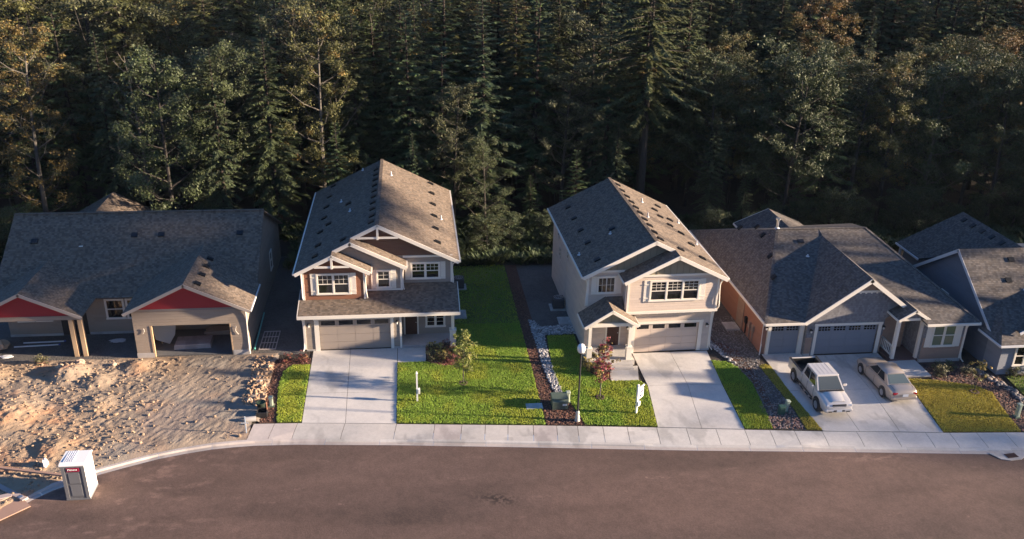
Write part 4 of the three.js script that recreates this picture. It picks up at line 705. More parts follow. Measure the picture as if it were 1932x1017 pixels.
// ================================================================ the single-storey house with three garage bays
{
  const X = 29.4, Z = -49.9, lx = x => x - X, lz = z => z - Z, t = 0.12;
  const g = thing('garage_house', 'single-storey grey and tan house with three garage bays and hipped roof', 'house', [X, 0, Z]);
  // walls
  part(g, 'wall', prismX([[lz(-50.35), 0], [lz(-66), 0], [lz(-66), 2.62], [lz(-50.35), 2.62]], lx(22.95), lx(25.78)), M.rust, 'rust-tan lap siding');
  part(g, 'wall', prismX([[lz(-50.36), 0], [lz(-66), 0], [lz(-66), 2.62], [lz(-58), 5.6], [lz(-50.36), 2.78]], lx(25.79), lx(32.9)), M.tan);
  part(g, 'wall', prism([[lx(25.75), 0], [lx(26.5), 0], [lx(26.5), 2.2], [lx(30.72), 2.2], [lx(30.72), 0], [lx(31.12), 0], [lx(31.12), 2.6], [lx(32.3), 3.3], [0, 5.48], [lx(25.75), 2.72]], lz(-50.358), 0), M.shake, 'grey shingled garage front');
  part(g, 'wall', span(lx(31.13), lx(33.18), 0.16, 2.95, lz(-52), lz(-50.6)), M.shake);
  part(g, 'wall', span(lx(33.18), lx(36.05), 0, 3.02, lz(-66), lz(-48.5)), M.shake);
  part(g, 'tan_siding', [span(lx(33.19), lx(36.07), 0.2, 1.78, lz(-48.5), lz(-48.47)), span(lx(36.05), lx(36.07), 0.2, 1.78, lz(-60), lz(-48.47))], M.tan, 'tan lap siding below the right-hand window');
  for (const [a, b] of [[25.76, 26.2], [31.02, 31.1]]) part(g, 'tan_siding', span(lx(a), lx(b), 0.15, 1.35, 0.0, 0.02), M.tan);
  part(g, 'foundation', [span(lx(33.17), lx(36.09), -0.3, 0.22, lz(-48.6), lz(-48.44)), span(lx(25.73), lx(26.2), 0, 0.15, -0.1, 0.03)], M.concrete);
  // gable top: tan boards over a bracketed band
  part(g, 'gable_boards', prism([[-1.12, 4.72], [1.12, 4.72], [0, 5.5]], 0.0, 0.03), M.tanBoard, 'tan board-and-batten gable peak');
  for (const x of [-0.7, -0.25, 0.2, 0.65]) part(g, 'batten', span(x - 0.022, x + 0.022, 4.74, 5.5 - 0.74 * Math.abs(x) - 0.04, 0.03, 0.055), M.tan);
  part(g, 'band_board', span(-1.35, 1.35, 4.58, 4.72, 0.0, 0.07), M.trim); for (let i = 0; i < 7; i++) part(g, 'dentil_block', span(-1.2 + i * 0.38, -1.1 + i * 0.38, 4.5, 4.58, 0.0, 0.06), M.trim);
  // hipped roof: left, front-left, front-right, right, rear
  const A = [lx(22.65), 2.75, lz(-49.45)], B = [lx(22.65), 2.75, lz(-66.4)], RL = [lx(26.3), 6.0, lz(-57.9)], RR = [lx(33.0), 6.0, lz(-57.9)], FR = [lx(36.6), 3.05, lz(-48.05)], BR = [lx(36.6), 3.05, lz(-66.4)];
  const rLeft = part(g, 'roof', slab([A, B, RL], t), M.roofGrey);
  const fz = z => 2.75 + 0.3846 * (-49.45 - z), fr = z => 3.05 + 0.2995 * (-48.05 - z);
  const rF = part(g, 'roof', slab([A, [lx(25.33), 2.75, lz(-49.45)], [lx(29.4), 5.75, lz(-57.25)], [lx(29.4), 6.0, lz(-57.9)], RL], t), M.roofGrey);
  part(g, 'roof', slab([[lx(32.5), fr(-49.4), lz(-49.4)], [lx(32.95), 3.05, lz(-48.05)], FR, RR, [lx(29.405), 6.0, lz(-57.9)], [lx(29.405), fr(-57.06), lz(-57.06)]], t), M.roofGrey);
  part(g, 'roof', slab([FR, BR, RR], t), M.roofGrey);
  part(g, 'roof', slab([B, BR, [RR[0], 6.0, RR[2] - 0.003], [RL[0], 6.0, RL[2] - 0.003]].map(p => [p[0], p[1], p[2]]), t), M.roofGrey);
  part(g, 'ridge_cap', board([RL[0], 6.03, RL[2]], [RR[0], 6.03, RR[2]], 0.04, 0.24), M.roofGrey); part(g, 'hip_cap', board([A[0], 2.79, A[2]], [RL[0], 6.03, RL[2]], 0.04, 0.2), M.roofGrey); part(g, 'hip_cap', board([FR[0], 3.09, FR[2]], [RR[0], 6.03, RR[2]], 0.04, 0.2), M.roofGrey);
  addVents(rLeft, [[lx(25.0), lz(-55.6)], [lx(25.5), lz(-58.5)], [lx(24.4), lz(-53.2)], [lx(25.6), lz(-60)], [lx(24.9), lz(-61.5)]], 2.75 - 0.89 * lx(22.65), 0.89);
  addVents(rF, [[lx(27.6), lz(-56.6)]], fz(0) - 0.3846 * Z, -0.3846, 'z'); addPipes(rF, [[lx(27.6), lz(-55.2)]], fz(0) - 0.3846 * Z, -0.3846, 'z', M.pipe, 0.2);
  part(rF, 'chimney_flue', [cyl(0.09, 0.09, 0.75, 10, lx(26.35), 6.3, lz(-58.1)), cyl(0.17, 0.17, 0.12, 10, lx(26.35), 6.72, lz(-58.1)), cyl(0.16, 0.2, 0.1, 10, lx(26.35), 6.02, lz(-58.1))], M.steel);
  // big front gable
  const gk = 0.735, gy = x => 5.75 - gk * Math.abs(x);
  part(g, 'gable_roof', slab([[-0.001, 5.75, 0.45], [-4.1, gy(4.1), 0.45], [-4.1, gy(4.1), lz(-49.6)], [-0.001, 5.75, lz(-57.4)]], t), M.roofGrey);
  part(g, 'gable_roof', slab([[0.001, 5.75, 0.45], [3.1, gy(3.1), 0.45], [3.1, gy(3.1), lz(-49.9)], [0.001, 5.75, lz(-57.2)]], t), M.roofGrey);
  part(g, 'rake_board', board([-4.12, gy(4.12), 0.452], [0, 5.75, 0.452], 0.26, 0.05, 1), M.trim); part(g, 'rake_board', board([0, 5.75, 0.452], [3.12, gy(3.12), 0.452], 0.26, 0.05, 1), M.trim);
  part(g, 'gutter', span(lx(22.62), lx(25.35), 2.58, 2.73, lz(-49.45), lz(-49.36)), M.trim); part(g, 'gutter', span(lx(22.56), lx(22.65), 2.58, 2.73, lz(-66.4), lz(-49.4)), M.trim); part(g, 'gutter', span(lx(32.95), lx(36.65), 2.88, 3.03, lz(-48.05), lz(-47.96)), M.trim); part(g, 'gutter', span(lx(36.6), lx(36.69), 2.88, 3.03, lz(-66.4), lz(-48.05)), M.trim);
  part(g, 'soffit', span(lx(22.68), lx(25.3), 2.53, 2.57, lz(-50.34), lz(-49.46)), M.trim); part(g, 'soffit', span(lx(33.0), lx(36.55), 2.83, 2.87, lz(-48.49), lz(-48.06)), M.trim);
  // garage doors
  addGarageDoor(g, { x0: lx(23.42), x1: lx(25.42), y1: 2.16, z: lz(-50.2), mtl: M.garageGrey, cols: 2, paneGrid: 4, jamb: [0.2, 0.3], head: 0.2, windowWidth: 0.8 });
  addGarageDoor(g, { x0: lx(26.5), x1: lx(30.72), y1: 2.2, z: 0.0, mtl: M.garageGrey, cols: 4, paneGrid: 4, jamb: [0.2, 0.26], head: 0.16, windowWidth: 0.76 });
  addLantern(g, lx(26.02), 1.9, 0); addLantern(g, lx(23.08), 2.0, lz(-50.35)); addLantern(g, lx(31.05), 2.0, 0);
  // porch
  const pt = 3.86, pk = 0.62, pc = lx(32.3), Pp = x => pt - pk * Math.abs(x - pc);
  for (const s of [-1, 1]) part(g, 'porch_roof', slab([[pc + s * 0.001, pt, lz(-48.5)], [pc + s * 1.1, Pp(pc + 1.1), lz(-48.5)], [pc + s * 1.1, Pp(pc + 1.1), lz(-50.6)], [pc + s * 0.001, pt, lz(-50.6)]], 0.09), M.roofGrey);
  for (const s of [-1, 1]) part(g, 'rake_board', board([pc, pt, lz(-48.498)], [pc + s * 1.12, Pp(pc + 1.12), lz(-48.498)], 0.18, 0.05, s > 0 ? 1 : -1), M.trim);
  part(g, 'gutter', span(pc - 1.17, pc - 1.1, 3.05, 3.17, lz(-50.5), lz(-48.5)), M.trim);
  part(g, 'gable_boards', prism([[pc - 0.75, 3.2], [pc + 0.75, 3.2], [pc, 3.66]], lz(-48.72), lz(-48.66)), M.shake); part(g, 'porch_beam', span(pc - 0.95, pc + 0.95, 3.04, 3.2, lz(-48.85), lz(-48.6)), M.trim);
  for (const x of [31.46, 33.12]) part(g, 'porch_post', [span(lx(x) - 0.1, lx(x) + 0.1, 0.16, 3.04, lz(-48.95), lz(-48.72))], M.trim);
  part(g, 'porch_railing', [span(lx(31.4), lx(31.48), 0.95, 1.03, lz(-50.5), lz(-48.95)), span(lx(31.4), lx(31.48), 0.3, 0.37, lz(-50.5), lz(-48.95)), ...[0, 1, 2, 3, 4, 5, 6].map(i => span(lx(31.42), lx(31.46), 0.37, 0.95, lz(-50.35 + i * 0.2) - 0.02, lz(-50.35 + i * 0.2) + 0.02))], M.trim);
  part(g, 'porch_floor', span(lx(31.2), lx(33.17), 0.0, 0.16, lz(-50.6), lz(-48.6)), mat([0.16, 0.09, 0.075], { map: concreteTone }));
  part(g, 'walkway_slab', prism([[lx(31.08), 0.0], [lx(33.0), 0.0], [lx(33.0), 0.1], [lx(31.08), 0.1]], lz(-48.59), lz(-46.55)), M.concreteNew);
  addDoor(g, lx(31.75), lx(32.65), 0.17, 2.2, lz(-50.6));
  addWindow(g, { x: lx(34.55), y: 1.98, z: lz(-48.468), w: 1.72, h: 1.72, units: 2, grid: null, glass: M.blind, shutters: 0.36 });
  part(g, 'corner_board', span(lx(35.96), lx(36.09), 0.2, 2.85, lz(-48.47), lz(-48.43)), M.trim);
  part(g, 'side_door', span(lx(22.9), lx(22.95), 0.05, 2.1, lz(-54.9), lz(-54.0)), M.tan);
  part(g, 'door_frame', [span(lx(22.885), lx(22.95), 0.02, 2.2, lz(-55.05), lz(-54.9)), span(lx(22.885), lx(22.95), 0.02, 2.2, lz(-54.0), lz(-53.85))], M.tan);
  for (const z of [-53.2, -52.5, -51.9]) part(g, 'utility_meter', [span(lx(22.8), lx(22.95), 0.9, 1.35, lz(z) - 0.14, lz(z) + 0.14), span(lx(22.86), lx(22.94), 0.1, 0.9, lz(z) - 0.03, lz(z) + 0.03)], z === -53.2 ? M.darkMetal : M.tan);
  addDownspout(g, [[lx(36.6), 2.9, lz(-48.1)], [lx(36.12), 2.7, lz(-48.4)], [lx(36.12), 0.2, lz(-48.4)], [lx(36.2), 0.05, lz(-48.2)]]); addDownspout(g, [[lx(22.62), 2.6, lz(-49.6)], [lx(22.9), 2.4, lz(-50.28)], [lx(22.9), 0.2, lz(-50.28)], [lx(22.8), 0.06, lz(-50.1)]]);
  // rear wing
  const bx = lx(29.0);
  for (const s of [-1, 1]) part(g, 'gable_roof', slab([[bx + s * 0.001, 4.62, lz(-66.05)], [bx + s * 2.8, 3.42, lz(-66.05)], [bx + s * 2.8, 3.42, lz(-64.0)], [bx + s * 0.001, 4.62, lz(-60.5)]], 0.1), M.roofGrey);
  part(g, 'rake_board', board([bx - 2.82, 3.41, lz(-66.06)], [bx, 4.62, lz(-66.06)], 0.2, 0.05, -1), M.trim); part(g, 'gutter', span(bx - 2.88, bx - 2.8, 3.28, 3.41, lz(-66.05), lz(-64.5)), M.trim);
  part(g, 'wall', prism([[bx - 2.4, 2.5], [bx + 2.4, 2.5], [bx + 2.4, 3.4], [bx, 4.44], [bx - 2.4, 3.4]], lz(-66.04), lz(-63.5)), M.tan);
}
// ================================================================ the slate-blue house at the right edge
{
  const X = 43.0, Z = -46.5, lx = x => x - X, lz = z => z - Z, t = 0.12;
  const g = thing('slate_house', 'slate-blue house with dark roof cut off by the right edge', 'house', [X, 0, Z]);
  part(g, 'wall', prismX([[lz(-48.0), 0], [lz(-58.3), 0], [lz(-58.3), 2.6], [lz(-52.7), 6.15], [lz(-48.0), 2.8]], lx(37.4), lx(51)), M.slate, 'slate-blue lap siding');
  part(g, 'wall', span(lx(37.42), lx(45), 0, 2.3, lz(-48.01), 0), M.slateLight, 'pale slate front wall');
  part(g, 'wall', span(lx(39), lx(50.5), 0, 2.7, lz(-62), lz(-58.31)), M.slate);
  const ff = z => 6.3 - 0.72 * (z + 52.7);
  const rf = part(g, 'roof', slab([[lx(37.15), 6.3, lz(-52.7)], [lx(51.4), 6.3, lz(-52.7)], [lx(51.4), ff(-47.45), lz(-47.45)], [lx(37.15), ff(-47.45), lz(-47.45)]], t), M.roofGrey);
  part(g, 'roof', slab([[lx(37.15), 6.3, lz(-52.703)], [lx(51.4), 6.3, lz(-52.703)], [lx(51.4), 2.4, lz(-58.4)], [lx(37.15), 2.4, lz(-58.4)]], t), M.roofGrey);
  part(g, 'rake_board', board([lx(37.148), 6.3, lz(-52.7)], [lx(37.148), ff(-47.45), lz(-47.45)], 0.22, 0.05, 0), M.trimGrey); part(g, 'rake_board', board([lx(37.148), 6.3, lz(-52.72)], [lx(37.148), 2.4, lz(-58.4)], 0.22, 0.05, 0), M.trimGrey);
  // hipped front room roof
  part(g, 'roof', slab([[lx(36.9), 2.42, lz(-46.0)], [lx(46), 2.42, lz(-46.0)], [lx(46), 3.9, lz(-49.0)], [lx(38.6), 3.9, lz(-49.0)]], 0.1), M.roofGrey); part(g, 'roof', slab([[lx(36.9), 2.42, lz(-46.0)], [lx(38.6), 3.9, lz(-49.0)], [lx(36.9), 2.42, lz(-48.4)]], 0.1), M.roofGrey);
  part(g, 'gutter', span(lx(36.82), lx(36.9), 2.28, 2.41, lz(-48.4), lz(-46.0)), M.trimGrey); part(g, 'gutter', span(lx(36.85), lx(46), 2.28, 2.41, lz(-46.0), lz(-45.92)), M.trimGrey);
  for (const s of [-1, 1]) part(g, 'gable_roof', slab([[lx(41.6) + s * 0.001, 4.6, lz(-46.6)], [lx(41.6) + s * 3.2, 3.0, lz(-46.6)], [lx(41.6) + s * 3.2, 3.0, lz(-48.4)], [lx(41.6) + s * 0.001, 4.6, lz(-51)]], 0.1), M.roofGrey);
  for (const s of [-1, 1]) part(g, 'rake_board', board([lx(41.6), 4.6, lz(-46.598)], [lx(41.6) + s * 3.22, 2.99, lz(-46.598)], 0.2, 0.05, s > 0 ? 1 : -1), M.trimGrey);
  part(g, 'wall', prism([[lx(38.8), 2.5], [lx(44.4), 2.5], [lx(44.4), 3.05], [lx(41.6), 4.45], [lx(38.8), 3.05]], lz(-48), lz(-47)), M.slateLight);
  addVents(rf, [[lx(39.8), lz(-50.6)], [lx(40.6), lz(-51.9)]], ff(0) - 0.72 * Z, -0.72, 'z'); addPipes(rf, [[lx(40.7), lz(-50.0)], [lx(41.3), lz(-49.95)]], ff(0) - 0.72 * Z, -0.72, 'z', M.trim, 0.2);
  addWindow(g, { x: lx(39.1), y: 1.35, z: 0, w: 1.5, h: 1.5, units: 2, grid: null }); addWindow(g, { x: lx(37.4), y: 2.4, z: lz(-53.4), w: 0.9, h: 0.8, turn: -Math.PI / 2, grid: null }); addWindow(g, { x: lx(37.4), y: 2.3, z: lz(-50.3), w: 1.1, h: 0.5, turn: -Math.PI / 2, grid: null, hung: false });
  // rear wing with its ridge running away
  const bx = lx(42.9), rk = 0.685;
  const bl = part(g, 'gable_roof', slab([[bx - 0.001, 5.75, lz(-61.4)], [lx(38.6), 2.8, lz(-62.6)], [lx(38.6), 2.8, lz(-59.2)], [bx - 0.001, 5.75, lz(-54.0)]], 0.12), M.roofGrey); part(g, 'gable_roof', slab([[bx + 0.001, 5.75, lz(-61.4)], [lx(47.2), 2.8, lz(-62.6)], [lx(47.2), 2.8, lz(-59.2)], [bx + 0.001, 5.75, lz(-54.0)]], 0.12), M.roofGrey);
  addVents(bl, [[bx - 0.5, lz(-60.4)], [bx - 0.5, lz(-59.2)], [bx - 0.5, lz(-58.0)], [bx - 0.5, lz(-56.8)], [bx - 0.5, lz(-55.6)]], 5.75 - 0.685 * bx, 0.685);
  part(g, 'gutter', span(lx(38.52), lx(38.6), 2.66, 2.8, lz(-62.6), lz(-59.2)), M.trimGrey); part(g, 'porch_post', span(lx(38.7), lx(38.85), 0, 2.7, lz(-62.2), lz(-62.05)), M.trimGrey);
}
// ---------------------------------------------------------------- vehicles
function sidePanel(pts, width, bevel = 0.05) { // outline in z, y (length, height) pulled across the car's width
  const s = new THREE.Shape(pts.map(([z, y]) => new THREE.Vector2(z, y)));
  const g = new THREE.ExtrudeGeometry(s, { depth: width - 2 * bevel, bevelEnabled: true, bevelThickness: bevel, bevelSize: bevel * 0.7, bevelSegments: 3, curveSegments: 10 });
  g.translate(0, 0, -(width - 2 * bevel) / 2).rotateY(-Math.PI / 2);
  return toCreasedNormals(g, 0.6);
}
function hexa(b, t) { // a solid between a lower and an upper quad (each 4 corners, counter-clockwise from above)
  const P = [...b, ...t].map(p => new THREE.Vector3(...p)), f = [[0, 1, 5, 4], [1, 2, 6, 5], [2, 3, 7, 6], [3, 0, 4, 7], [4, 5, 6, 7], [3, 2, 1, 0]], pos = [];
  for (const [a, c, d, e] of f) for (const i of [a, c, d, a, d, e]) pos.push(P[i].x, P[i].y, P[i].z);
  const g = new THREE.BufferGeometry(); g.setAttribute('position', new THREE.Float32BufferAttribute(pos, 3)); g.computeVertexNormals(); return metreUV(g);
}
function pane4(a, b, c, d, out = 0.012) { // a thin pane on four corners, lifted off its face
  const P = [a, b, c, d].map(p => new THREE.Vector3(...p)), n = P[1].clone().sub(P[0]).cross(P[3].clone().sub(P[0])).normalize();
  const lo = P.map(p => p.clone().addScaledVector(n, -0.004).toArray()), hi = P.map(p => p.clone().addScaledVector(n, out).toArray());
  return hexa(lo, hi);
}
function loft(sections) { // each section: [z, points [[x, y] ...] of one half from bottom centre to top centre]; mirrored and skinned smoothly
  const rings = sections.map(([z, half]) => [...half.map(([x, y]) => [x, y, z]), ...half.slice(1, -1).reverse().map(([x, y]) => [-x, y, z])]), n = rings[0].length, pos = [], idx = [];
  for (const r of rings) for (const p of r) pos.push(...p);
  for (let i = 0; i < rings.length - 1; i++) for (let q = 0; q < n; q++) { const a = i * n + q, b = i * n + (q + 1) % n, c = a + n, d = b + n; idx.push(a, c, b, b, c, d); }
  for (const [i, f] of [[0, 1], [rings.length - 1, 0]]) { const c = pos.length / 3, r = rings[i]; pos.push(0, r.reduce((t, p) => t + p[1], 0) / n, r[0][2]); for (let q = 0; q < n; q++) { const a = i * n + q, b = i * n + (q + 1) % n; f ? idx.push(a, b, c) : idx.push(b, a, c); } }
  const g = new THREE.BufferGeometry(); g.setAttribute('position', new THREE.Float32BufferAttribute(pos, 3)); g.setIndex(idx); g.computeVertexNormals(); return toCreasedNormals(g, 0.75);
}
// half section of a car body: floor yb, sill, widest line, shoulder ys, crown yt
const half = (yb, yt, w, top = 0.8) => [[0, yb], [w * 0.88, yb], [w * 0.97, yb + (yt - yb) * 0.18], [w, yb + (yt - yb) * 0.45], [w * 0.985, yb + (yt - yb) * 0.72], [w * 0.93, yb + (yt - yb) * 0.90], [w * top, yb + (yt - yb) * 0.975], [w * 0.4, yt], [0, yt + 0.012]];
const wheelWell = (x, z, r) => cyl(r, r, 0.05, 22).rotateZ(Math.PI / 2).translate(x, r * 0.94, z);
const arc = (cz, r, y, n = 9) => { const o = []; for (let i = 0; i <= n; i++) { const a = Math.PI * i / n; o.push([cz - r * Math.cos(a), y + r * Math.sin(a)]); } return o; };
function addWheel(car, x, z, r, w, m) {
  const tyre = part(car, 'wheel', new THREE.TorusGeometry(r - w * 0.32, w * 0.36, 10, 24).scale(1, 1, 1.35).rotateY(Math.PI / 2).translate(x, r, z), M.black);
  const s = Math.sign(x), parts = [cyl(r * 0.62, r * 0.62, w * 0.7, 20).rotateZ(Math.PI / 2).translate(x, r, z)];
  part(tyre, 'rim', parts, m);
  const sp = []; for (let i = 0; i < 6; i++) sp.push(box(0.03, r * 0.5, 0.07).translate(0, r * 0.3, 0).rotateX(i * Math.PI / 3).translate(x + s * w * 0.36, r, z)); sp.push(cyl(0.06, 0.06, 0.05, 10).rotateZ(Math.PI / 2).translate(x + s * w * 0.36, r, z));
  part(tyre, 'spokes', sp, M.steel);
}
const carGlass = new THREE.MeshPhysicalMaterial({ color: rgb(0.02, 0.024, 0.026), roughness: 0.05, specularIntensity: 1 });
const carPaint = (c, metal = 0.0) => new THREE.MeshPhysicalMaterial({ color: rgb(...c), roughness: 0.38, metalness: metal, clearcoat: 1, clearcoatRoughness: 0.06 });
{ // pickup: front at +z
  const t = thing('pickup_truck', 'white crew-cab pickup truck with black open bed facing the road', 'pickup truck', [24.68, 0.012, -45.0]);
  const paint = carPaint([0.62, 0.58, 0.53], 0.1), L0 = -2.72, L1 = 2.68, w = 1.84;
  part(t, 'body', loft([[2.70, half(0.46, 0.80, 0.70)], [2.64, half(0.40, 0.92, 0.82)], [2.45, half(0.38, 1.02, 0.89)], [2.0, half(0.38, 1.09, 0.925)], [1.45, half(0.40, 1.15, 0.93)], [1.0, half(0.40, 1.17, 0.92)], [-0.8, half(0.42, 1.17, 0.92)], [-0.88, half(0.42, 1.14, 0.915)]]), paint);
  part(t, 'bed_side', [1, -1].map(q => rbox(0.13, 0.66, 1.86, 0.045, q * 0.86, 0.84, -1.80)), paint); part(t, 'tailgate', rbox(1.62, 0.58, 0.09, 0.04, 0, 0.86, -2.70), paint);
  part(t, 'truck_bed', [span(-0.80, 0.80, 0.56, 0.64, -2.66, -0.89), span(-0.80, 0.80, 0.64, 1.12, -0.96, -0.90), span(-0.80, -0.795, 0.64, 1.12, -2.64, -0.96), span(0.795, 0.80, 0.64, 1.12, -2.64, -0.96), span(-0.79, 0.79, 0.64, 1.1, -2.66, -2.648)], M.black, 'black lined open bed');
  part(t, 'bed_rail_cap', [span(-0.93, -0.79, 1.165, 1.185, -2.72, -0.88), span(0.79, 0.93, 1.165, 1.185, -2.72, -0.88)], M.black);
  // cab
  const cb = 1.155, ct = 1.80, b0 = -0.86, b1 = 1.42, t0 = -0.70, t1 = 0.72, bw = 0.84, tw = 0.67;
  part(t, 'cab', hexa([[-bw, cb, b1], [bw, cb, b1], [bw, cb, b0], [-bw, cb, b0]], [[-tw, ct, t1], [tw, ct, t1], [tw, ct, t0], [-tw, ct, t0]]), paint);
  part(t, 'cab_roof', [rbox(1.40, 0.10, 1.5, 0.05, 0, 1.80, 0.0), ...[-0.4, -0.14, 0.14, 0.4].map(x => box(0.022, 0.012, 1.25, x, 1.853, 0))], paint);
  const lerp3 = (a, b, k) => a.map((v, i) => v + (b[i] - v) * k);
  const quad = (B0, B1, T1, T0, u0, u1, v0, v1) => { const at = (u, v) => lerp3(lerp3(B0, B1, u), lerp3(T0, T1, u), v); return pane4(at(u0, v0), at(u1, v0), at(u1, v1), at(u0, v1)); };
  const F = [[-bw, cb, b1], [bw, cb, b1], [tw, ct, t1], [-tw, ct, t1]], Rr = [[bw, cb, b0], [-bw, cb, b0], [-tw, ct, t0], [tw, ct, t0]], Lf = [[-bw, cb, b0], [-bw, cb, b1], [-tw, ct, t1], [-tw, ct, t0]], Rt = [[bw, cb, b1], [bw, cb, b0], [tw, ct, t0], [tw, ct, t1]];
  part(t, 'windscreen', quad(...F, 0.06, 0.94, 0.06, 0.94), new THREE.MeshPhysicalMaterial({ color: rgb(0.075, 0.09, 0.095), roughness: 0.06 })); part(t, 'rear_window', quad(...Rr, 0.1, 0.9, 0.12, 0.9), carGlass);
  part(t, 'side_window', quad(...Lf, 0.10, 0.42, 0.1, 0.88), carGlass); part(t, 'side_window', quad(...Lf, 0.47, 0.84, 0.1, 0.88), carGlass); part(t, 'side_window', quad(...Rt, 0.16, 0.53, 0.1, 0.88), carGlass); part(t, 'side_window', quad(...Rt, 0.58, 0.90, 0.1, 0.88), carGlass);
  part(t, 'bonnet_bulge', loft([[2.48, [[0, 0.95], [0.40, 0.96], [0.44, 0.99], [0.36, 1.055], [0, 1.065]]], [1.9, [[0, 1.0], [0.50, 1.02], [0.54, 1.06], [0.44, 1.135], [0, 1.145]]], [1.42, [[0, 1.05], [0.55, 1.08], [0.58, 1.12], [0.48, 1.185], [0, 1.195]]]]), paint);
  part(t, 'front_bumper', rbox(1.70, 0.22, 0.2, 0.09, 0, 0.56, 2.64), paint); part(t, 'rear_bumper', rbox(1.7, 0.2, 0.16, 0.05, 0, 0.6, -2.78), M.steel);
  part(t, 'grille', rbox(0.86, 0.2, 0.06, 0.03, 0, 0.86, 2.665), M.darkMetal); part(t, 'grille_bar', box(0.84, 0.03, 0.03, 0, 0.87, 2.695), M.steel); part(t, 'lower_grille', rbox(0.7, 0.1, 0.04, 0.02, 0, 0.56, 2.735), M.black); part(t, 'number_plate', box(0.32, 0.15, 0.02, 0, 0.57, 2.77), mat([0.6, 0.62, 0.64], { rough: 0.5 })); part(t, 'wiper_cowl', box(1.5, 0.02, 0.16, 0, 1.185, 1.47), M.black);
  for (const s of [-1, 1]) {
    part(t, 'headlight', rbox(0.30, 0.17, 0.16, 0.06, s * 0.66, 0.84, 2.585), new THREE.MeshPhysicalMaterial({ color: rgb(0.5, 0.52, 0.55), roughness: 0.1, clearcoat: 1 }));
    part(t, 'tail_light', rbox(0.12, 0.3, 0.06, 0.03, s * 0.84, 0.92, -2.74), mat([0.3, 0.01, 0.01], { rough: 0.3 }));
    part(t, 'wing_mirror', rbox(0.2, 0.16, 0.1, 0.04, s * 1.03, 1.3, 1.06), paint);
    part(t, 'fog_lamp', rbox(0.22, 0.06, 0.04, 0.02, s * 0.55, 0.52, 2.765), M.black);
    part(t, 'running_board', tube([[s * 0.96, 0.38, -1.1], [s * 0.99, 0.37, 0], [s * 0.96, 0.38, 1.05]], 0.045, 8), M.black);
    for (const z of [-0.6, 0.1, 0.75]) part(t, 'step_pad', rbox(0.1, 0.03, 0.22, 0.01, s * 0.99, 0.42, z), M.steel);
    part(t, 'door_handle', [rbox(0.03, 0.035, 0.16, 0.01, s * 0.93, 1.02, 0.05), rbox(0.03, 0.035, 0.16, 0.01, s * 0.93, 1.02, -0.68)], paint);
    part(t, 'door_gap', [box(0.006, 0.62, 0.024, s * 0.9205, 0.82, 1.02), box(0.006, 0.62, 0.024, s * 0.9205, 0.82, 0.14), box(0.006, 0.62, 0.024, s * 0.9205, 0.82, -0.62), box(0.012, 0.05, 1.9, s * 0.905, 0.47, 0.05)], M.black);
    part(t, 'wheel_well', [wheelWell(s * 0.915, -1.72, 0.47), wheelWell(s * 0.905, 1.66, 0.47)], M.black);
    addWheel(t, s * 0.87, -1.72, 0.385, 0.26, M.steel); addWheel(t, s * 0.87, 1.66, 0.385, 0.26, M.steel);
  }
  part(t, 'chassis', span(-0.66, 0.66, 0.3, 0.52, -2.5, 2.45), M.black);
}
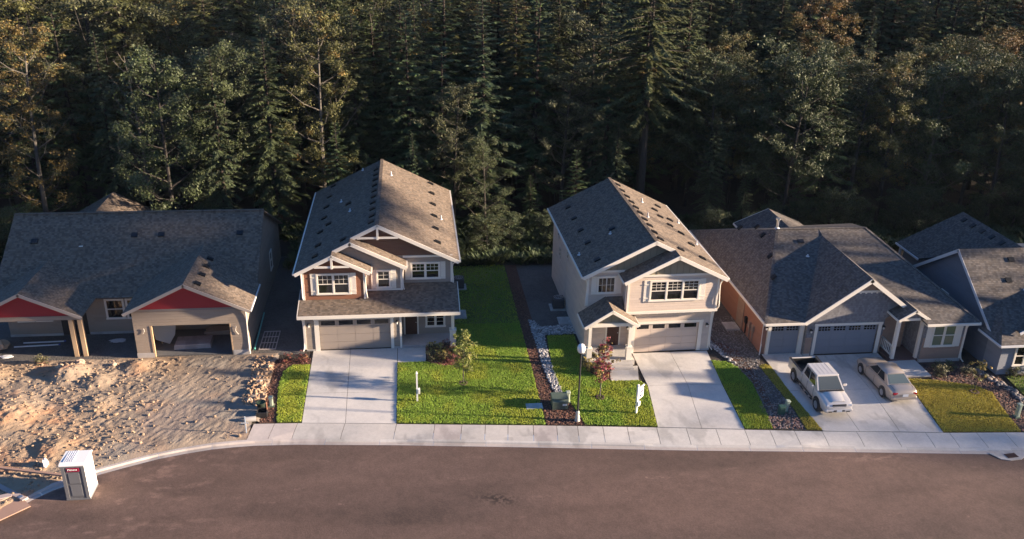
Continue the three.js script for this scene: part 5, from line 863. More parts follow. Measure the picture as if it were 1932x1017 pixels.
{ // saloon: rear at +z
  const t = thing('sedan', 'champagne beige four-door sedan parked nose to the garage', 'car', [29.42, 0.012, -45.85]);
  const paint = carPaint([0.43, 0.365, 0.30], 0.35), w = 1.8, L = 2.38;
  part(t, 'body', loft([[2.42, half(0.42, 0.76, 0.62)], [2.36, half(0.32, 0.90, 0.76)], [2.2, half(0.26, 0.985, 0.84)], [1.8, half(0.22, 1.02, 0.885)], [1.2, half(0.2, 1.0, 0.90)], [0, half(0.2, 0.96, 0.905)], [-0.9, half(0.2, 0.95, 0.90)], [-1.4, half(0.2, 0.91, 0.89)], [-1.95, half(0.22, 0.82, 0.86)], [-2.25, half(0.26, 0.73, 0.78)], [-2.38, half(0.32, 0.62, 0.62)]]), paint);
  const cb = 0.94, ct = 1.40, b0 = -1.15, b1 = 1.72, t0 = -0.25, t1 = 0.88, bw = 0.79, tw = 0.575;
  part(t, 'cabin', hexa([[-bw, cb, b1], [bw, cb, b1], [bw, cb, b0], [-bw, cb, b0]], [[-tw, ct, t1], [tw, ct, t1], [tw, ct, t0], [-tw, ct, t0]]), paint);
  part(t, 'roof', loft([[1.0, [[0, 1.34], [0.5, 1.34], [0.57, 1.36], [0.5, 1.385], [0, 1.40]]], [0.85, [[0, 1.34], [0.54, 1.34], [0.62, 1.37], [0.52, 1.42], [0, 1.445]]], [0.3, [[0, 1.34], [0.55, 1.34], [0.635, 1.37], [0.53, 1.43], [0, 1.46]]], [-0.25, [[0, 1.34], [0.54, 1.34], [0.62, 1.37], [0.52, 1.415], [0, 1.44]]], [-0.42, [[0, 1.33], [0.5, 1.33], [0.56, 1.345], [0.5, 1.37], [0, 1.385]]]]), paint);
  const lerp3 = (a, b, k) => a.map((v, i) => v + (b[i] - v) * k);
  const quad = (B0, B1, T1, T0, u0, u1, v0, v1) => { const at = (u, v) => lerp3(lerp3(B0, B1, u), lerp3(T0, T1, u), v); return pane4(at(u0, v0), at(u1, v0), at(u1, v1), at(u0, v1)); };
  const F = [[-bw, cb, b1], [bw, cb, b1], [tw, ct, t1], [-tw, ct, t1]], Rr = [[bw, cb, b0], [-bw, cb, b0], [-tw, ct, t0], [tw, ct, t0]], Lf = [[-bw, cb, b0], [-bw, cb, b1], [-tw, ct, t1], [-tw, ct, t0]], Rt = [[bw, cb, b1], [bw, cb, b0], [tw, ct, t0], [tw, ct, t1]];
  part(t, 'rear_window', quad(...F, 0.06, 0.94, 0.16, 0.96), new THREE.MeshPhysicalMaterial({ color: rgb(0.09, 0.12, 0.125), roughness: 0.06 })); part(t, 'windscreen', quad(...Rr, 0.06, 0.94, 0.05, 0.95), carGlass);
  part(t, 'side_window', quad(...Lf, 0.15, 0.50, 0.08, 0.92), carGlass); part(t, 'side_window', quad(...Lf, 0.525, 0.83, 0.08, 0.92), carGlass); part(t, 'side_window', quad(...Rt, 0.17, 0.475, 0.08, 0.92), carGlass); part(t, 'side_window', quad(...Rt, 0.50, 0.85, 0.08, 0.92), carGlass);
  part(t, 'rear_bumper', rbox(1.62, 0.22, 0.2, 0.09, 0, 0.47, 2.33), paint); part(t, 'front_bumper', rbox(1.5, 0.2, 0.2, 0.09, 0, 0.42, -2.3), paint);
  part(t, 'boot_gap', [box(1.3, 0.006, 0.014, 0, 1.03, 1.70), box(0.014, 0.006, 0.6, -0.66, 1.0, 2.0), box(0.014, 0.006, 0.6, 0.66, 1.0, 2.0)], M.black);
  part(t, 'number_plate', box(0.36, 0.17, 0.02, 0, 0.68, 2.44), mat([0.62, 0.64, 0.66], { rough: 0.5 }));
  for (const s of [-1, 1]) {
    part(t, 'tail_light', rbox(0.30, 0.17, 0.14, 0.05, s * 0.62, 0.77, 2.34), mat([0.36, 0.012, 0.02], { rough: 0.25 }));
    part(t, 'headlight', rbox(0.32, 0.13, 0.14, 0.05, s * 0.6, 0.64, -2.28), mat([0.5, 0.5, 0.5], { rough: 0.15 }));
    part(t, 'wing_mirror', rbox(0.17, 0.12, 0.09, 0.03, s * 0.94, 1.0, -0.72), paint);
    part(t, 'door_gap', [box(0.006, 0.5, 0.022, s * 0.9025, 0.6, -0.86), box(0.006, 0.5, 0.022, s * 0.9045, 0.6, 0.22), box(0.012, 0.06, 2.0, s * 0.885, 0.27, -0.05)], M.black);
    part(t, 'door_handle', [rbox(0.03, 0.03, 0.16, 0.01, s * 0.905, 0.82, 0.08), rbox(0.03, 0.03, 0.16, 0.01, s * 0.905, 0.82, 0.92)], paint);
    part(t, 'wheel_well', [wheelWell(s * 0.88, -1.45, 0.385), wheelWell(s * 0.885, 1.35, 0.385)], M.black);
    addWheel(t, s * 0.85, -1.45, 0.325, 0.22, M.steel); addWheel(t, s * 0.85, 1.35, 0.325, 0.22, M.steel);
  }
  part(t, 'chassis', span(-0.62, 0.62, 0.17, 0.3, -2.1, 2.1), M.black);
}
// ---------------------------------------------------------------- street furniture and yard things
{ // portable toilet, door to the front, turned a little
  const t = thing('portable_toilet', 'white portable toilet with grey door at the kerb', 'portable toilet', [-17.05, -0.12, -39.05], 0.0);
  const white = mat([0.80, 0.79, 0.76], { rough: 0.55 }), grey = mat([0.17, 0.17, 0.175], { rough: 0.6 }), w = 1.12, d = 1.18, h = 2.05;
  part(t, 'skid_base', span(-w / 2 - 0.02, w / 2 + 0.02, 0, 0.1, -d / 2 - 0.02, d / 2 + 0.02), grey);
  part(t, 'wall_panel', span(w / 2 - 0.04, w / 2, 0.1, h, -d / 2, d / 2), white); part(t, 'wall_panel', span(-w / 2, -w / 2 + 0.04, 0.1, h, -d / 2, d / 2), white); part(t, 'wall_panel', span(-w / 2 + 0.04, w / 2 - 0.04, 0.1, h, -d / 2, -d / 2 + 0.04), white);
  part(t, 'front_frame', [span(-w / 2 + 0.002, -w / 2 + 0.16, 0.1, h, d / 2 - 0.06, d / 2 + 0.02), span(w / 2 - 0.16, w / 2 - 0.002, 0.1, h, d / 2 - 0.06, d / 2 + 0.02), span(-w / 2 + 0.16, w / 2 - 0.16, h - 0.1, h, d / 2 - 0.06, d / 2 + 0.02)], grey);
  const door = part(t, 'door', span(-w / 2 + 0.17, w / 2 - 0.17, 0.12, h - 0.105, d / 2 - 0.05, d / 2), mat([0.13, 0.13, 0.135], { rough: 0.6 }));
  part(door, 'door_panel', span(-0.26, 0.26, 0.25, 0.9, d / 2, d / 2 + 0.015), grey); part(door, 'door_panel', span(-0.26, 0.26, 1.0, 1.6, d / 2, d / 2 + 0.015), grey);
  const sign = part(door, 'sign', span(-0.30, 0.30, 1.70, 1.92, d / 2, d / 2 + 0.02), mat([0.30, 0.012, 0.045], { rough: 0.5 }), 'red sign with white script');
  const ink = []; [[-0.19, 0.12], [-0.11, 0.08], [-0.04, 0.08], [0.03, 0.08], [0.10, 0.08], [0.17, 0.08]].forEach(([x, s], i) => { ink.push(new THREE.TorusGeometry(s * 0.32, 0.011, 5, 14, i % 2 ? 6.28 : 4.4).translate(x, 1.81 + (i ? 0 : 0.012), d / 2 + 0.024)); if (i % 2 === 0) ink.push(box(0.018, s * 1.0, 0.008, x - s * 0.34, 1.81 + s * 0.1, d / 2 + 0.024)); });
  part(t, 'sign_script', ink, white);
  const roof = part(t, 'roof', [prismX([[-d / 2 - 0.05, h], [d / 2 + 0.06, h], [d / 2 + 0.06, h + 0.05], [d / 2 - 0.06, h + 0.13], [-d / 2 + 0.1, h + 0.16], [-d / 2 - 0.05, h + 0.06]], -w / 2 - 0.04, w / 2 + 0.04)], white);
  for (let i = 0; i < 5; i++) part(roof, 'roof_rib', box(0.04, 0.03, d - 0.25, -0.42 + i * 0.1, h + 0.15, -0.03).rotateX(0), mat([0.6, 0.62, 0.66], { rough: 0.6 }));
  part(t, 'side_vent', box(0.02, 0.1, 0.1, w / 2 + 0.005, h - 0.2, 0.22), grey);
}
{ // street lamp
  const t = thing('street_lamp', 'black street lamp post with white globe beside the pavement', 'street lamp', [9.22, 0, -43.3]);
  part(t, 'base', new THREE.LatheGeometry([[0.0, 0], [0.17, 0], [0.17, 0.08], [0.13, 0.16], [0.15, 0.3], [0.10, 0.44], [0.12, 0.6], [0.07, 0.72]].map(p => new THREE.Vector2(...p)), 16), mat([0.5, 0.46, 0.4], { rough: 0.8 }));
  part(t, 'pole', cyl(0.045, 0.065, 3.75, 12, 0, 2.58, 0), M.black); part(t, 'collar', cyl(0.11, 0.06, 0.14, 12, 0, 4.5, 0), M.black);
  part(t, 'globe', new THREE.LatheGeometry([[0.001, 4.55], [0.15, 4.56], [0.2, 4.64], [0.235, 4.78], [0.22, 4.93], [0.15, 5.05], [0.06, 5.1], [0.001, 5.11]].map(p => new THREE.Vector2(...p)), 20), mat([0.82, 0.81, 0.78], { rough: 0.35 }));
}
function signPost(label, x, z, turn, panel) {
  const t = thing('sign_post', label, 'sign post', [x, 0.02, z], turn, 'white estate sign posts');
  const white = mat([0.80, 0.79, 0.74], { rough: 0.6 });
  part(t, 'post', [span(-0.05, 0.05, 0, 1.9, -0.05, 0.05), span(-0.065, 0.065, 1.9, 1.94, -0.065, 0.065), new THREE.ConeGeometry(0.075, 0.08, 4).rotateY(Math.PI / 4).translate(0, 1.98, 0)], white);
  part(t, 'leaflet_box', rbox(0.26, 0.3, 0.14, 0.02, 0, 0.72, 0.1), mat([0.62, 0.62, 0.60], { rough: 0.4 }));
  part(t, 'arm', span(0.05, panel ? 0.72 : 0.65, 1.62, 1.70, -0.035, 0.035), white);
  if (panel) { const p = part(t, 'sign_panel', rbox(0.56, 0.62, 0.03, 0.01, 0.40, 1.2, 0), white); part(p, 'printed_band', [box(0.42, 0.12, 0.036, 0.40, 1.34, 0), box(0.26, 0.2, 0.036, 0.36, 1.08, 0)], mat([0.04, 0.04, 0.10], { rough: 0.6 })); part(p, 'hanger', [box(0.012, 0.12, 0.012, 0.2, 1.56, 0), box(0.012, 0.12, 0.012, 0.6, 1.56, 0)], M.steel); }
}
signPost('slim white post with a leaflet box on the lawn of the brown house', -0.02, -46.15, Math.PI / 2, false);
signPost('white sign post with hanging dark-lettered panel on the beige house lawn', 12.85, -43.8, 0.8, true);
{
  const t = thing('transformer_box', 'squat green utility transformer box in the bark strip', 'utility box', [8.42, 0, -44.95]);
  const green = mat([0.085, 0.115, 0.085], { rough: 0.6 });
  part(t, 'plinth', span(-0.52, 0.52, -0.02, 0.06, -0.5, 0.48), barkDark); part(t, 'cabinet', prismX([[-0.44, 0.06], [0.42, 0.06], [0.42, 0.54], [0.32, 0.66], [-0.44, 0.70]], -0.47, 0.47), green); part(t, 'lid', rbox(0.99, 0.05, 0.8, 0.02, 0, 0.70, -0.07), green);
  part(t, 'warning_label', box(0.26, 0.12, 0.01, 0.26, 0.36, 0.427), mat([0.7, 0.7, 0.68]));
}
function pedestal(label, x, z, h = 0.85, lean = 0, low = false) {
  const t = thing('utility_pedestal', label, 'utility pedestal', [x, 0, z], 0, 'utility pedestals'); t.rotation.z = lean;
  const m = mat(low ? [0.36, 0.40, 0.30] : [0.30, 0.36, 0.28], { rough: 0.6 });
  part(t, 'post', rbox(0.24, h, 0.24, 0.07, 0, h / 2, 0), m); part(t, 'cap', rbox(0.28, 0.12, 0.28, 0.05, 0, h, 0), m); part(t, 'foot', span(-0.17, 0.17, -0.02, 0.1, -0.17, 0.17), mat([0.12, 0.16, 0.11]));
  return t;
}
pedestal('pale utility pedestal beside the transformer box', 9.0, -45.35, 0.72, 0, true); pedestal('pale green utility pedestal on the far right lawn edge', 35.6, -41.6, 0.9); pedestal('leaning pale pedestal beside green box in the gravel strip', 21.85, -43.3, 0.75, -0.12); pedestal('short pale pedestal in the bark by the dirt lot', -8.62, -46.3, 0.62, 0, true);
{ const t = thing('splice_box', 'small dark green box beside a leaning pedestal', 'utility box', [21.5, 0, -43.05]); part(t, 'cabinet', rbox(0.36, 0.55, 0.3, 0.05, 0, 0.27, 0), mat([0.03, 0.09, 0.065], { rough: 0.6 })); part(t, 'lid', rbox(0.4, 0.08, 0.34, 0.03, 0, 0.56, 0), mat([0.03, 0.09, 0.065], { rough: 0.6 })); }
{ const t = thing('meter_lid', 'pale rectangular ground box lid set in the lawn', 'ground lid', [6.92, 0.03, -45.0]); part(t, 'frame', span(-0.5, 0.5, 0, 0.05, -0.3, 0.3), mat([0.42, 0.45, 0.44])); part(t, 'lid', span(-0.45, 0.45, 0.05, 0.06, -0.25, 0.25), mat([0.5, 0.54, 0.53], { map: concreteTone })); }
{ // mailbox-like dark bin, blue post and pipe at the corner of the dirt lot
  const a = thing('plant_tub', 'dark green tub at the corner of the dirt lot', 'tub', [-9.15, 0, -46.0]); part(a, 'tub', new THREE.LatheGeometry([[0.001, 0], [0.2, 0], [0.26, 0.5], [0.29, 0.52], [0.24, 0.52], [0.22, 0.44], [0.001, 0.44]].map(p => new THREE.Vector2(...p)), 16), mat([0.02, 0.03, 0.02], { rough: 0.6 })); part(a, 'soil', cyl(0.22, 0.22, 0.02, 14, 0, 0.45, 0), mat([0.035, 0.07, 0.03]));
  const b = thing('black_crate', 'black crate beside the dark green tub', 'crate', [-9.0, 0, -45.35]); part(b, 'crate_side', [span(-0.3, 0.3, 0, 0.36, 0.26, 0.3), span(-0.3, 0.3, 0, 0.36, -0.3, -0.26), span(-0.3, -0.26, 0, 0.36, -0.26, 0.26), span(0.26, 0.3, 0, 0.36, -0.26, 0.26)], M.black); part(b, 'crate_floor', span(-0.26, 0.26, 0, 0.03, -0.26, 0.26), M.black);
  const c = thing('drain_pipe', 'short grey plastic pipe lying by the pavement corner', 'pipe', [-9.55, 0.16, -44.75], 0.1); part(c, 'pipe', new THREE.LatheGeometry([[0.13, -0.28], [0.16, -0.28], [0.16, 0.28], [0.13, 0.28], [0.13, -0.28]].map(p => new THREE.Vector2(...p)), 18).rotateZ(Math.PI / 2), mat([0.45, 0.42, 0.38], { rough: 0.7 }));
  const d = thing('survey_stake', 'thin blue-grey stake standing at the pavement corner', 'stake', [-9.62, 0, -43.5]); part(d, 'stake', [span(-0.025, 0.025, -0.1, 1.15, -0.025, 0.025)], mat([0.35, 0.42, 0.5])); part(d, 'crosspiece', span(-0.22, 0.2, 0.72, 0.77, 0.026, 0.05), mat([0.45, 0.48, 0.5]));
  const e = thing('wooden_stake', 'orange wooden stake beside the black crate', 'stake', [-8.72, 0, -45.4]); part(e, 'stake', span(-0.02, 0.02, -0.05, 0.85, -0.03, 0.03), mat([0.5, 0.22, 0.12]));
}
{ // storm drain
  const t = thing('storm_drain', 'rusty storm drain grate in a concrete kerb apron', 'drain', [32.95, -0.125, -38.1], 0.1);
  part(t, 'apron', [sheet([[-1.1, -0.42], [1.1, -0.42], [0.8, 0.2], [0.35, 0.42], [-0.35, 0.42], [-0.8, 0.2]], 0.03, 0.06)], M.concrete); part(t, 'pit', span(-0.34, 0.34, 0.032, 0.034, -0.16, 0.22), M.black); for (let i = 0; i < 8; i++) part(t, 'grate_bar', span(-0.32 + i * 0.085, -0.285 + i * 0.085, 0.034, 0.055, -0.16, 0.22), mat([0.10, 0.05, 0.035], { rough: 0.8 }));
}
function acUnit(label, x, z, turn = 0) {
  const t = thing('air_conditioner', label, 'air conditioner', [x, 0, z], turn);
  part(t, 'pad', span(-0.6, 0.6, -0.02, 0.08, -0.55, 0.55), M.concrete); part(t, 'casing', rbox(0.82, 0.78, 0.82, 0.06, 0, 0.47, 0), mat([0.06, 0.065, 0.07], { rough: 0.5 }));
  part(t, 'fan_grille', [new THREE.TorusGeometry(0.32, 0.015, 5, 20).rotateX(Math.PI / 2).translate(0, 0.88, 0), new THREE.TorusGeometry(0.2, 0.012, 5, 18).rotateX(Math.PI / 2).translate(0, 0.88, 0), box(0.66, 0.012, 0.02, 0, 0.88, 0), box(0.02, 0.012, 0.66, 0, 0.88, 0)], M.steel); part(t, 'louvres', [0.2, 0.35, 0.5, 0.65].map(y => box(0.84, 0.02, 0.84, 0, y, 0)), M.black);
}
acUnit('dark air conditioner on a pad beside the beige house', 10.45, -58.3); acUnit('grey air conditioner in shade beside the brown house', 3.35, -62.3);
{ const t = thing('concrete_pad', 'pale concrete pad beside the stone creek bed', 'pad', [10.62, 0, -56.1]); part(t, 'slab', rbox(1.0, 0.1, 1.1, 0.03, 0, 0.03, 0), M.concrete); part(t, 'edge_strip', span(-0.5, 0.5, 0.0, 0.06, 0.56, 0.62), M.concrete); }
{ const t = thing('concrete_pad', 'pale concrete pad beside the right wall of the brown house', 'pad', [3.15, 0, -57.6]); part(t, 'slab', rbox(1.0, 0.1, 1.3, 0.03, 0, 0.05, 0), M.concrete); part(t, 'edge_strip', span(-0.5, 0.5, 0.0, 0.06, 0.66, 0.72), M.concrete); }
{ const t = thing('concrete_pad', 'pale concrete step pad by the rust-tan side wall', 'pad', [22.3, 0, -54.4]); part(t, 'slab', rbox(1.0, 0.12, 1.1, 0.03, 0, 0.05, 0), M.concrete); part(t, 'edge_strip', span(-0.5, 0.5, 0.0, 0.05, 0.56, 0.62), M.concrete); }
{ // building-site things
  const rack = thing('metal_rack', 'grey metal grid panel lying beside the unfinished house', 'rack', [-9.82, 0.0, -54.6]);
  part(rack, 'frame', [span(-0.55, -0.5, 0.02, 0.08, -1.3, 1.3), span(0.5, 0.55, 0.02, 0.08, -1.3, 1.3), span(-0.5, 0.5, 0.02, 0.08, -1.3, -1.25), span(-0.5, 0.5, 0.02, 0.08, 1.25, 1.3)], mat([0.42, 0.36, 0.33], { rough: 0.7 }));
  for (const x of [-0.3, -0.1, 0.1, 0.3]) part(rack, 'rail', span(x - 0.02, x + 0.02, 0.03, 0.07, -1.25, 1.25), mat([0.42, 0.36, 0.33], { rough: 0.7 })); for (const z of [-0.42, 0.42]) part(rack, 'cross_bar', span(-0.5, 0.5, 0.07, 0.1, z - 0.03, z + 0.03), mat([0.42, 0.36, 0.33], { rough: 0.7 }));
  const pole = thing('plastic_pipe', 'long turquoise plastic pipe leaning along the wall', 'pipe', [-10.62, 0, -55.6]); part(pole, 'pipe', tube([[-0.02, 0.06, 2.3], [0, 0.3, 0], [0.02, 0.55, -2.2]], 0.05, 8), mat([0.12, 0.42, 0.36], { rough: 0.4 })); part(pole, 'coupling', cyl(0.065, 0.065, 0.14, 10).rotateX(Math.PI / 2 - 0.1).translate(-0.018, 0.085, 2.1), mat([0.12, 0.42, 0.36], { rough: 0.4 }));
  const stack = thing('board_stack', 'stack of pale wallboard sheets in the open garage', 'boards', [-14.7, 0.05, -54.25], 0.04); for (let i = 0; i < 6; i++) part(stack, 'sheet', box(2.35 - i * 0.02, 0.055, 1.2, 0.01 * (i % 3), 0.06 + i * 0.06, 0.01 * (i % 2)), mat([0.40 + 0.02 * (i % 3), 0.36, 0.33], { map: concreteTone })); part(stack, 'skid', [span(-1.0, -0.85, 0, 0.032, -0.55, 0.55), span(0.85, 1.0, 0, 0.032, -0.55, 0.55)], M.lumber);
  const foam = thing('insulation_sheet', 'pale sheet leaning inside the open garage', 'sheet', [-16.6, 0.05, -54.4], 0.5); part(foam, 'sheet', prism([[-0.5, 0.5], [0.3, 0.0], [0.75, 0.55], [0.9, 1.1], [0.5, 1.75], [-0.6, 1.6]], -0.03, 0.03).rotateX(-0.28), mat([0.5, 0.5, 0.46])); part(foam, 'batten', box(0.06, 1.4, 0.04, -0.1, 0.75, -0.28).rotateX(-0.2), M.lumber);
  const pile = thing('lumber_pile', 'dark pile of lumber offcuts at the back of the garage', 'lumber', [-13.2, 0.05, -56.0]); const R = rng(44); for (let i = 0; i < 12; i++) part(pile, 'plank', box(1.9, 0.09, 0.14).rotateY((R() - 0.5) * 0.3).translate((R() - 0.5) * 0.3, 0.05 + Math.floor(i / 4) * 0.1, -0.3 + (i % 4) * 0.2), M.plank);
  const b1 = thing('timber_beam', 'long reddish timber lying across the dirt', 'timber', [-19.9, 0.3, -40.45], -0.26); part(b1, 'beam', box(3.7, 0.09, 0.14, 0, 0, 0), M.plyRed); part(b1, 'end_block', box(0.2, 0.12, 0.12, -1.5, -0.09, 0), M.plyRed);
  const b2 = thing('ramp_board', 'reddish board ramp laid over the kerb', 'board', [-20.3, 0.02, -37.9], 0.75); part(b2, 'board', box(1.75, 0.05, 1.5, 0, 0, 0), M.plyRed); part(b2, 'cleat', box(1.9, 0.07, 0.16, -0.2, 0.06, -0.72), M.plank);
  const b3 = thing('weathered_plank', 'grey weathered plank propped near the ramp', 'plank', [-20.55, 0.12, -39.1], -0.62); part(b3, 'plank', box(2.4, 0.06, 0.26, 0, 0, 0), mat([0.36, 0.30, 0.28], { map: plankGrain })); part(b3, 'nail_plate', box(0.2, 0.02, 0.2, 0.9, 0.04, 0), M.steel);
  const b4 = thing('weathered_plank', 'short broken grey plank on the dirt', 'plank', [-21.0, 0.14, -38.6], 0.3); part(b4, 'plank', box(1.4, 0.05, 0.3, 0, 0, 0), mat([0.42, 0.34, 0.31], { map: plankGrain })); part(b4, 'splinter', box(0.5, 0.03, 0.08, 0.85, 0, 0.05), mat([0.42, 0.34, 0.31], { map: plankGrain }));
  for (const [x, z, l, a, lab] of [[-24.6, -55.4, 2.6, 0.03, 'rear of two pale pipes lying on the porch gravel'], [-24.9, -54.9, 2.8, 0.05, 'front of two pale pipes lying on the porch gravel']]) { const p = thing('conduit', lab, 'pipe', [x, 0, z], a); part(p, 'pipe', cyl(0.05, 0.05, l, 8).rotateZ(Math.PI / 2).translate(0, 0.05, 0), M.trimGrey); part(p, 'end_cap', cyl(0.062, 0.062, 0.1, 8).rotateZ(Math.PI / 2).translate(l / 2, 0.062, 0), mat([0.08, 0.1, 0.3])); }
  function crumple(name, label, cat, x, y, z, s, m, seed) { const g = new THREE.IcosahedronGeometry(1, 2), p = g.attributes.position; for (let i = 0; i < p.count; i++) { const k = 0.7 + 0.6 * hash(Math.round(p.getX(i) * 40), Math.round(p.getY(i) * 40 + p.getZ(i) * 77), seed); p.setXYZ(i, p.getX(i) * k * s[0], Math.max(-0.2, p.getY(i) * k) * s[1], p.getZ(i) * k * s[2]); } g.computeVertexNormals(); g.translate(x, y + s[1] * 0.2, z); return solo(name, label, cat, g, m); }
  const white = mat([0.75, 0.74, 0.72], { rough: 0.7 }), grey = mat([0.5, 0.48, 0.47], { rough: 0.8 });
  crumple('crumpled_sheet', 'crumpled pale sheet on gravel by the porch posts', 'sheet', -19.9, 0, -55.3, [0.5, 0.08, 0.25], grey, 3); crumple('crumpled_sheet', 'white scrap of wrapping at the porch edge', 'sheet', -26.3, 0, -53.6, [0.42, 0.06, 0.2], white, 4); crumple('crumpled_sheet', 'white plastic scrap standing on the dirt behind the toilet', 'sheet', -19.55, 0.1, -41.2, [0.12, 0.34, 0.22], white, 5);
  const sand = mat([0.55, 0.38, 0.24], { rough: 1 }), stone = mat([0.42, 0.31, 0.23], { rough: 1 });
  [[-21.3, -52.2, 0.3, 'tan boulder below the porch posts', stone], [-22.3, -51.6, 0.26, 'orange lump of earth at the front left', sand], [-27.2, -54.9, 0.55, 'orange earth heap at the porch end', sand], [-19.2, -51.9, 0.22, 'small tan boulder in front of the middle wall', stone], [-9.7, -48.9, 0.24, 'tan boulder at the right edge of the dirt', stone], [-10.0, -46.9, 0.2, 'pale boulder near the green tub', stone], [-9.4, -50.9, 0.22, 'orange stone by the bark strip', sand]].forEach(([x, z, r, lab, m], i) => crumple('boulder', lab, 'boulder', x, x < -26 ? 0 : Math.max(0, dirtHeight(x, z)) * 0.7, z, [r, r * 0.75, r * 0.9], m, 20 + i));
}
// ---------------------------------------------------------------- plants
class Leaves { // collects small faces with a colour each
  constructor() { this.pos = []; this.col = []; }
  tri(a, b, c, k) { this.pos.push(a[0], a[1], a[2], b[0], b[1], b[2], c[0], c[1], c[2]); for (let i = 0; i < 3; i++) this.col.push(k[0], k[1], k[2]); }
  kite(o, d, s, l, w, k) { // a pointed leaf from o along d, s = sideways
    const m = [o[0] + d[0] * l * 0.45, o[1] + d[1] * l * 0.45, o[2] + d[2] * l * 0.45], e = [o[0] + d[0] * l, o[1] + d[1] * l, o[2] + d[2] * l];
    const a = [m[0] + s[0] * w, m[1] + s[1] * w, m[2] + s[2] * w], b = [m[0] - s[0] * w, m[1] - s[1] * w, m[2] - s[2] * w];
    this.tri(o, a, e, k); this.tri(o, e, b, k);
  }
  geometry() { const g = new THREE.BufferGeometry(); g.setAttribute('position', new THREE.Float32BufferAttribute(this.pos, 3)); g.setAttribute('color', new THREE.Float32BufferAttribute(this.col, 3)); g.computeVertexNormals(); return g; }
}
const norm = v => { const l = Math.hypot(...v) || 1; return v.map(a => a / l); };
const cross = (a, b) => [a[1] * b[2] - a[2] * b[1], a[2] * b[0] - a[0] * b[2], a[0] * b[1] - a[1] * b[0]];
function limb(list, pts, r0, r1, n = 5) { // a tapered, bent limb
  const rings = pts.map((p, i) => {
    const d = norm(i < pts.length - 1 ? pts[i + 1].map((v, k) => v - p[k]) : p.map((v, k) => v - pts[i - 1][k])), ref = Math.abs(d[1]) > 0.9 ? [1, 0, 0] : [0, 1, 0], u = norm(cross(d, ref)), w = cross(d, u), r = r0 + (r1 - r0) * i / (pts.length - 1);
    return Array.from({ length: n }, (_, q) => { const a = q / n * Math.PI * 2; return p.map((v, k) => v + (u[k] * Math.cos(a) + w[k] * Math.sin(a)) * r); });
  });
  for (let i = 0; i < rings.length - 1; i++) for (let q = 0; q < n; q++) { const a = rings[i][q], b = rings[i][(q + 1) % n], c = rings[i + 1][q], d = rings[i + 1][(q + 1) % n]; list.push(...a, ...b, ...d, ...a, ...d, ...c); }
}
function limbGeometry(list) { const g = new THREE.BufferGeometry(); g.setAttribute('position', new THREE.Float32BufferAttribute(list, 3)); g.computeVertexNormals(); return metreUV(g); }

const needleMat = new THREE.MeshStandardMaterial({ vertexColors: true, roughness: 0.75, side: THREE.DoubleSide });
const leafMat = new THREE.MeshPhysicalMaterial({ vertexColors: true, roughness: 0.7, side: THREE.DoubleSide, transmission: 0.25, thickness: 0 });
const barkBrown = mat([0.050, 0.037, 0.030], { map: barkTone, rough: 1 }), barkPale = mat([0.13, 0.115, 0.095], { map: barkTone, rough: 1 }), barkGrey = mat([0.055, 0.047, 0.039], { map: barkTone, rough: 1 });

// a conifer: whorled, drooping branches hung with flat sprays
function conifer(seed, H, R, { bare = 0.12, droop = 0.35, tint = [0.058, 0.070, 0.021], dense = 1.2, ragged = 0.25, tipUp = 0.2 } = {}) {
  const r = rng(seed), wood = [], L = new Leaves(), lean = [(r() - 0.5) * 0.02 * H, (r() - 0.5) * 0.02 * H];
  const axis = y => [lean[0] * Math.pow(y / H, 2), y, lean[1] * Math.pow(y / H, 2)];
  limb(wood, [0, 0.25, 0.5, 0.75, 1].map(k => axis(k * H)), 0.012 * H + 0.08, 0.02, 7);
  const n = Math.round(H * 7.5 * dense); let az = r() * 6;
  for (let i = 0; i < n; i++) {
    const f = Math.pow((i + r() * 0.8) / n, 0.92), y = H * (bare + (1 - bare) * f), t = f;
    az += 2.4 + (r() - 0.5) * 0.7;
    let len = R * Math.pow(1 - t, 0.78) * (0.45 + 0.55 * Math.min(1, t * 3.5)) * (1 - ragged + ragged * 2 * r()) + 0.15;
    if (t < 0.15 && r() < 0.35) len *= 0.5;
    const cx = Math.cos(az), cz = Math.sin(az), base = axis(y), rise = 0.45 * t - 0.08, dr = droop * (1 - 0.6 * t) * (0.7 + 0.6 * r());
    const at = s => [base[0] + cx * len * s, base[1] + len * (rise * s - dr * s * s + tipUp * dr * s * s * s), base[2] + cz * len * s];
    limb(wood, [at(0), at(0.4), at(0.8)], 0.012 * len + 0.012, 0.006, 3);
    const steps = Math.max(3, Math.round(len / 0.13)), tone = 0.75 + 0.5 * r();
    for (let j = 0; j <= steps; j++) {
      const s = (0.12 + 0.88 * (j + r() * 0.6) / (steps + 0.6)), p = at(Math.min(1, s));
      for (let q = 0; q < 4; q++) {
        const side = q === 2 ? 0 : q === 3 ? (r() - 0.5) * 1.6 : (q ? 1 : -1), a = az + side * (0.65 + 0.5 * r()) + (r() - 0.5) * 0.4, l = (0.22 + 0.42 * (1 - 0.55 * s) * Math.min(1, len / 2)) * (0.7 + 0.6 * r());
        const d = norm([Math.cos(a), -0.15 - 0.45 * r() * droop * 2 + (t > 0.8 ? 0.35 : 0), Math.sin(a)]), sv = norm([-Math.sin(a) + (r() - 0.5) * 0.5, (r() - 0.5) * 1.1, Math.cos(a) + (r() - 0.5) * 0.5]);
        const k = tone * (0.75 + 0.5 * r()), y2 = r() < 0.08 ? 1.35 : 1;
        L.kite(p, d, sv, l, 0.04 + 0.05 * r(), [tint[0] * k * y2, tint[1] * k * y2, tint[2] * k]);
      }
    }
  }
  return { wood: limbGeometry(wood), leaves: L.geometry() };
}
